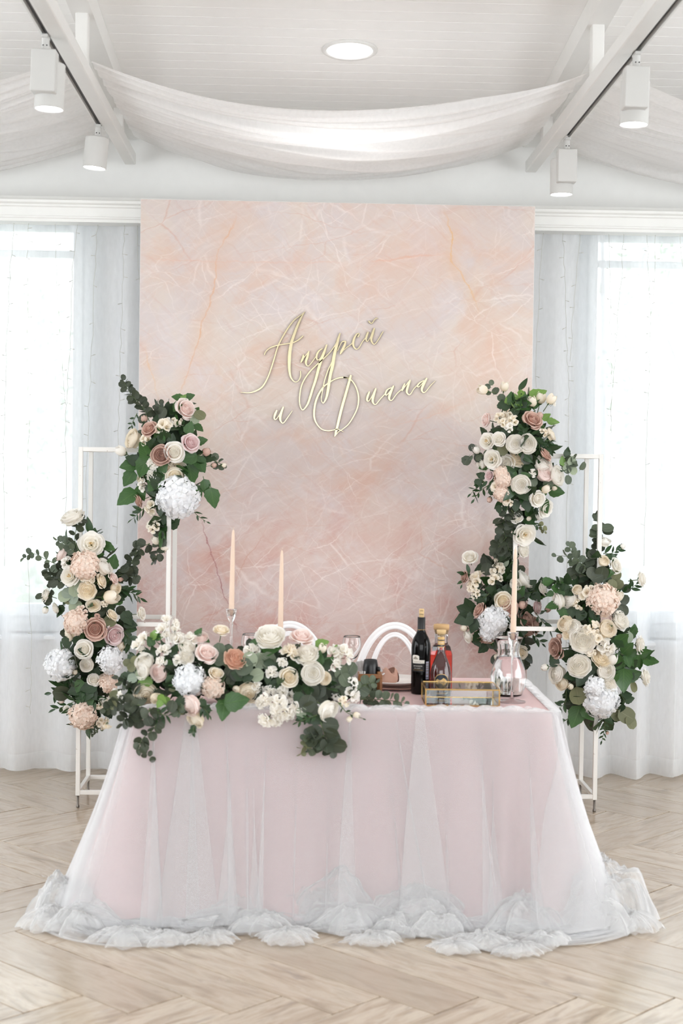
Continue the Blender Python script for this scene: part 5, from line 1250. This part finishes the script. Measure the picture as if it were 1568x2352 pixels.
a = Arr('flower_arrangement', 'tall flower arrangement at the top of the right stand, mostly cream and white ranunculus', [(1190, 935, 45), (1190, 1025, 95), (1200, 1105, 88), (1200, 1205, 42), (1180, 1265, 25), (1190, 1060, 60)], 7.3, 13, GA)
a.filler(210, 'dgrd', .07)
a.flowers(C6, '''360 182 55 Tc 170; 538 165 48 Tc 85; 795 300 52 Tc 110; 865 270 56 Tc 80; 952 278 52 Tc 60; 980 300 24 Sw; 378 450 64 Rb 170; 490 420 52 Fc; 560 412 62 Fc; 622 450 56 Fc; 590 512 52 Fw; 530 470 50 Fc; 795 452 88 Rd; 850 420 42 Bd 60; 900 560 46 Fc; 962 580 56 Nc 30; 385 640 74 Ow; 490 622 62 Rw; 295 728 44 Tw 120; 640 672 80 Nw; 745 665 82 Nw; 670 782 76 Pc; 432 802 82 Ow; 330 850 42 Nw; 560 842 76 Rw; 912 762 66 Rd 40; 890 842 78 Nw; 905 922 82 Nb; 1010 952 86 Nw; 510 922 62 Hp; 530 990 76 Hp; 690 1030 82 Nw; 468 1050 62 Fc; 520 1112 72 Hp; 570 1170 60 Fc; 900 1080 46 Tc 30; 985 1065 28 Bc; 840 1160 72 Rw; 910 1245 82 Ow; 845 1312 42 Nw; 650 1330 56 Rw; 760 1340 28 Bc; 725 1480 96 Ow; 715 1622 62 Pw; 800 930 30 Sw; 405 950 46 Rl; 410 1160 32 Bd 250''')
a.leaves(C6, '''460 190 36 e 60; 422 115 26 e 120; 390 150 28 e 170; 510 252 38 e 340; 398 210 24 e 200; 600 240 44 g 90; 686 216 38 l 250; 725 262 44 g 300; 838 222 80 l 20; 912 422 46 l 30; 972 470 56 l 350; 510 312 44 d 80; 556 332 44 d 20; 640 370 50 d 40; 600 280 40 g 20; 660 320 46 g 60; 1100 742 48 d 85; 1140 820 46 s 60; 1110 870 50 s 250; 1240 865 40 e 60; 1110 985 42 e 260; 1150 900 44 s 300; 1060 820 44 l 100; 200 812 44 E 240; 250 700 34 E 110; 308 790 46 E 60; 330 950 44 d 160; 300 1020 44 d 260; 430 1092 40 d 20; 620 970 56 g 70; 720 960 60 g 20; 700 1102 84 d 300; 740 1200 76 d 280; 490 1252 40 d 280; 640 860 54 g 30; 740 790 56 E 250; 700 880 56 g 10; 760 880 56 d 340; 600 1060 60 g 80; 620 1120 56 d 260; 780 1000 60 e 300; 930 1020 46 e 330; 350 870 46 g 200; 540 560 50 d 100; 480 560 46 d 170; 600 540 44 d 20; 520 720 50 o 330; 740 580 44 r 330; 690 510 44 r 320; 640 1220 54 d 270''')
a.sprigs(C6, '''r 12 46 -.015 720,560 790,600 850,680 840,760; r 9 48 -.015 800,600 880,630 950,640; r 8 46 -.01 860,640 920,690 960,720; e 6 36 -.01 470,790 360,770 270,760 200,800; r 10 42 -.01 460,980 330,1020 240,1110; r 8 40 -.01 420,1020 320,1090 270,1160; E 20 48 -.01 570,1230 540,1330 530,1430 560,1560 610,1690; E 10 50 -.01 560,1500 480,1600 470,1640; E 9 44 -.01 600,1260 640,1320 620,1400; l 8 40 -.01 560,310 640,280 700,220; g 7 44 -.01 660,380 700,300 720,230; r 7 26 -.01 760,1340 820,1390 840,1410; e 7 42 -.01 1050,880 1110,850 1160,800; o 5 28 -.01 840,1390 880,1420 900,1450''')

a = Arr('flower_arrangement', 'flower arrangement close to the backdrop behind the carafe, with cocoa roses round a white hydrangea', [(1150, 1300, 40), (1148, 1380, 75), (1150, 1440, 66), (1185, 1500, 30)], 7.5, 14, GA)
a.filler(150, 'dgEd', .075)
a.flowers(C7, '''180 370 54 Rw 110 .5; 145 510 42 Rk 170; 230 520 66 Fc; 190 572 46 Fc; 215 622 42 Fc; 375 455 52 Fc; 360 525 52 Fc; 365 390 20 Bc; 565 525 66 Nw 40; 500 560 42 Nw; 695 590 54 Rw 20; 415 680 64 Rc; 455 725 64 Rd; 250 740 54 Rd 150; 350 810 108 Hh -60 .2; 315 900 64 Hh; 655 720 54 Rl; 545 705 38 Bd; 575 812 68 Rk; 635 850 62 Rk; 600 900 46 Rk 300; 295 945 58 Rk 260; 145 870 30 Bc 170; 165 932 42 Nw 200; 545 1040 46 Rc; 725 740 26 Bk 20; 370 1070 26 Bc''')
a.leaves(C7, '''160 742 76 d 160; 140 802 70 d 200; 210 852 54 d 250; 170 700 50 d 120; 295 400 44 E 100; 300 450 44 E 260; 385 330 48 E 160; 450 312 46 E 20; 430 270 44 E 60; 420 402 36 s 80; 530 462 40 E 60; 640 642 52 g 340; 612 560 46 d 40; 690 630 44 g 350; 720 545 44 g 20; 680 560 40 d 60; 560 1112 48 E 300; 540 1150 42 E 250; 365 1090 40 E 250; 440 480 44 d 80; 460 600 56 d 20; 520 640 56 d 340; 400 620 50 d 180; 330 600 44 d 160; 250 660 44 d 200; 230 960 44 d 300; 480 930 50 d 290; 500 1000 44 d 280; 560 640 48 d 20''')
a.sprigs(C7, '''r 8 42 -.01 640,760 690,820 740,880; r 6 44 -.01 600,900 640,930 685,975; E 9 40 -.01 440,200 430,290 410,380; r 7 34 -.01 200,500 150,480 125,560; E 6 40 -.01 540,1000 560,1080 560,1150; d 7 40 -.01 600,620 660,600 730,560; r 7 34 -.01 330,610 280,650 200,660''')

a = Arr('flower_arrangement', 'tall flower arrangement on the far right post, with a bluish white hydrangea at its foot', [(1372, 1310, 48), (1370, 1385, 68), (1362, 1465, 84), (1360, 1555, 84), (1362, 1625, 55)], 7.32, 15, GA)
a.filler(220, 'dgEd', .075)
a.flowers(C7, '''1130 255 46 Nw; 1255 296 24 Bw 40; 1126 396 38 Nc; 1207 427 58 Rw; 1393 525 56 Rw 10; 800 682 56 Nw 190; 880 662 62 Nw; 940 600 36 Nc; 935 697 36 Fc; 1010 622 62 Fc; 1115 668 110 Hp; 1225 655 40 Tc 60; 965 732 18 Bc; 1240 812 72 Pw; 1155 800 62 Nb; 1150 876 60 Nc; 855 842 56 Nc; 915 862 52 Nw; 870 917 36 Rc; 815 926 24 Bd; 1040 872 62 Fc; 980 952 86 Pw; 1080 942 52 Fc; 1030 1032 42 Fc; 1150 1002 52 Sw; 790 1012 70 Rk; 1380 987 62 Rw; 1110 1082 66 Pc; 1180 1102 48 Tw 80; 950 1132 78 Pw; 1140 1172 62 Nw; 715 1145 32 Bw 190; 795 1192 64 Nw; 830 1262 46 Nc; 893 1282 28 Bc; 1150 1272 66 Pw; 1100 1370 126 Hh -70 .2; 1060 1282 72 Hh; 1420 1215 62 Rw 10; 1150 1605 16 Bd 270''')
a.leaves(C7, '''1065 85 28 e 120; 1080 165 40 e 170; 1150 165 42 e 10; 1062 190 36 e 190; 1060 213 36 e 180; 1070 250 28 E 200; 1150 182 38 E 350; 1065 292 28 E 200; 1050 347 40 E 200; 1030 402 34 E 200; 910 492 34 E 180; 760 712 46 g 200; 840 750 56 g 280; 730 540 42 g 10; 1240 962 54 g 210; 1320 902 46 g 60; 1290 930 44 s 250; 1335 880 40 g 80; 1450 1100 56 g 350; 1420 1042 44 g 20; 1360 1092 58 g 80; 1262 1230 84 g 270; 1230 1112 54 g 80; 1330 1200 60 g 20; 1310 1130 60 d 40; 1330 1282 38 o 280; 1250 1372 44 d 280; 930 1492 80 g 250; 1012 1470 58 g 310; 1280 1482 62 o 330; 1310 1530 50 o 290; 1225 1470 54 o 200; 940 1342 62 o 280; 980 1200 84 d 240; 900 1200 60 d 200; 1060 1140 54 d 300; 770 1100 46 d 120; 860 1060 60 d 160; 960 1050 46 d 60; 1300 1050 40 s 60; 920 980 44 d 200; 1280 590 34 E 20; 1270 670 36 E 60; 1255 740 44 E 280; 1230 560 34 o 40; 1210 500 40 o 60; 1180 560 40 o 260; 1110 480 50 E 80; 1080 510 46 E 200; 1150 530 46 d 320; 1040 480 44 E 140; 900 750 50 d 260; 960 780 50 d 240; 820 880 40 d 200; 1300 1180 56 d 300''')
a.sprigs(C7, '''E 10 32 -.0 1085,460 1085,330 1085,200 1075,80; e 10 36 -.01 1010,470 960,410 900,370 790,355; e 7 32 -.01 960,400 900,340 880,290; d 9 44 -.01 930,600 860,560 790,540; g 8 44 -.01 900,590 830,580 770,610; E 8 34 -.01 1000,500 940,480 890,500; r 7 40 -.01 1250,620 1310,590 1350,560; r 8 34 -.01 860,1300 850,1390 800,1440; r 8 28 -.01 880,1500 820,1540 790,1560; r 12 26 -.01 1120,1470 1130,1560 1110,1660; d 7 44 -.01 1240,1330 1270,1390 1230,1400; g 8 54 -.01 1240,1050 1330,1060 1440,1090; r 9 36 -.01 1120,340 1180,340 1230,310''')

# the long low arrangement along the front edge of the table
a = Arr('table_flower_arrangement', 'long low arrangement of cream and white flowers along the front edge of the table', [(330, 1560, 62), (400, 1545, 76), (480, 1555, 76), (560, 1555, 72), (640, 1555, 76), (715, 1560, 74), (785, 1580, 52)], 5.66, 16, None, True)
a.filler(300, 'dErd', .055)
a.flowers(C3, '''695 110 52 Sw 90; 660 210 62 Sw; 800 150 44 Sw 40; 790 215 44 Sw; 690 290 46 Sw; 440 310 60 Sw; 380 390 62 Sw; 410 455 46 Sw; 830 320 72 Sw; 660 460 62 Sw; 640 585 52 Sw; 980 320 62 Sw; 930 420 92 Pw; 920 530 82 Pw; 830 570 52 Sw; 1090 310 72 Pb 90 .6; 1155 500 120 Rb 70 .55; 1315 235 88 Rc 80 .75; 450 590 96 Nw 110 .5; 420 690 90 Nw 180 .5; 610 710 94 Nb; 465 960 132 Nc; 575 1000 60 Nc; 950 790 180 Hh; 1220 870 125 Hp; 1260 730 92 Rc 60 .6; 1045 930 52 Bb; 1480 550 115 Po 60 .5; 960 1080 118 Nb; 1060 1115 56 Nb; 1025 1250 94 Nc; 130 930 42 Tw; 30 1310 56 Fc 270; 180 970 40 Sw''')
a.flowers(C4, '''300 230 115 Pw 90 .6; 570 235 95 Rb 80 .7; 620 380 94 Pw; 745 350 46 Tc 80; 470 360 60 Sc; 130 340 48 Sw; 185 340 42 Sw; 855 370 60 Sw; 945 385 72 Sw; 860 470 52 Sw; 310 540 42 Sw; 400 450 36 Sw; 460 580 82 Rc; 665 550 94 Nw; 765 590 52 Nc; 115 720 90 Nc; 200 670 42 Sw; 295 700 42 Sw; 250 770 46 Sw; 215 810 40 Sw; 410 710 46 Sw; 360 800 62 Sw; 482 750 42 Sw; 515 850 46 Sw; 440 890 62 Sw; 350 870 42 Sw; 270 950 62 Sw; 342 960 46 Sw; 390 930 32 Sw; 800 870 88 Nw; 1010 630 54 Fw; 1000 740 78 Fw; 935 790 52 Fc; 862 745 42 Fw; 1030 900 32 Tc 340; 985 930 28 Tc 230; 10 680 40 Bc''')
a.leaves(C3, '''560 280 66 l 60; 520 360 62 g 120; 600 300 56 g 80; 640 300 46 l 20; 680 430 60 d 100; 780 470 70 d 60; 700 640 90 g 280; 760 790 80 g 20; 850 420 50 g 40; 560 470 66 d 110; 1330 950 86 g 130; 1480 1030 140 g 10; 1340 1120 120 g 260; 1290 450 72 e 100; 1385 460 66 e 20; 1300 565 72 e 200; 1370 590 54 e 320; 340 572 50 o 60; 262 600 50 o 170; 310 650 50 o 220; 320 770 56 s 190; 400 722 52 s 60; 480 800 70 l 150; 420 820 60 l 220; 650 1000 60 l 320; 700 1030 56 l 280; 620 1060 50 l 240; 760 860 60 o 330; 1060 260 60 g 60; 1130 330 60 g 320; 850 1030 70 d 200; 760 1080 66 E 260; 1110 1060 60 d 300; 1150 1140 60 d 280; 1000 1340 46 d 260; 880 1120 70 E 200; 1400 700 60 E 60; 1480 730 70 E 300; 1420 800 54 E 180; 1520 630 70 e 60; 120 960 60 o 200; 90 1060 60 o 320; 860 1140 40 o 320''')
a.leaves(C4, '''80 490 78 e 200; 215 440 70 s 60; 280 430 70 e 320; 130 430 66 s 130; 190 560 60 s 200; 310 340 86 g 10; 260 330 60 g 160; 715 420 66 g 80; 742 292 60 l 20; 860 340 40 l 80; 170 280 46 g 60; 650 700 76 E 90; 620 800 76 E 250; 705 690 74 E 20; 645 850 74 E 230; 720 760 70 E 340; 580 740 66 E 170; 905 540 66 e 100; 985 510 62 e 60; 840 580 60 e 180; 940 600 60 e 300; 780 470 56 d 60; 800 440 50 g 40; 680 930 80 d 330; 620 930 60 d 190; 560 930 44 d 200; 400 650 60 d 60; 330 640 50 d 200; 540 680 70 d 120; 540 760 60 d 250; 870 660 56 E 330; 900 700 56 e 200; 570 880 46 s 170; 820 700 60 E 340; 280 600 40 d 260; 440 620 46 d 20; 20 560 60 d 160; 110 590 50 d 20; 300 480 66 d 320''')
a.sprigs(C3, '''E 9 56 -.012 380,930 260,880 150,780; E 16 66 -.012 420,1080 300,1050 160,1060 20,1130; E 12 66 -.012 380,1080 300,1160 200,1270; E 12 62 -.012 520,1100 480,1180 400,1240 350,1230; E 20 58 -.012 500,1120 580,1230 560,1330 430,1450 400,1560 520,1650; r 7 60 -.012 560,1130 640,1170 720,1190; e 6 50 -.012 860,1050 830,1120 850,1160; r 8 50 -.012 1080,1080 1130,1120 1180,1180; r 6 40 -.012 1010,1310 1000,1360 980,1400''')
a.sprigs(C4, '''eT 16 46 0 1060,770 1180,770 1320,780 1450,800; eT 9 44 0 1060,740 1100,700 1180,690; e 9 44 -.012 1040,690 1110,640 1200,620; E 12 78 -.012 730,960 770,1070 800,1130 830,1190; E 9 60 -.012 760,1080 700,1090 640,1060; e 6 44 -.012 760,1140 650,1120 600,1110; o 6 32 -.012 640,1130 590,1170 560,1230; e 6 40 -.012 700,1120 660,1160 640,1200; r 8 40 -.012 700,900 620,930 540,960; r 6 26 -.012 880,790 960,880 1090,930''')
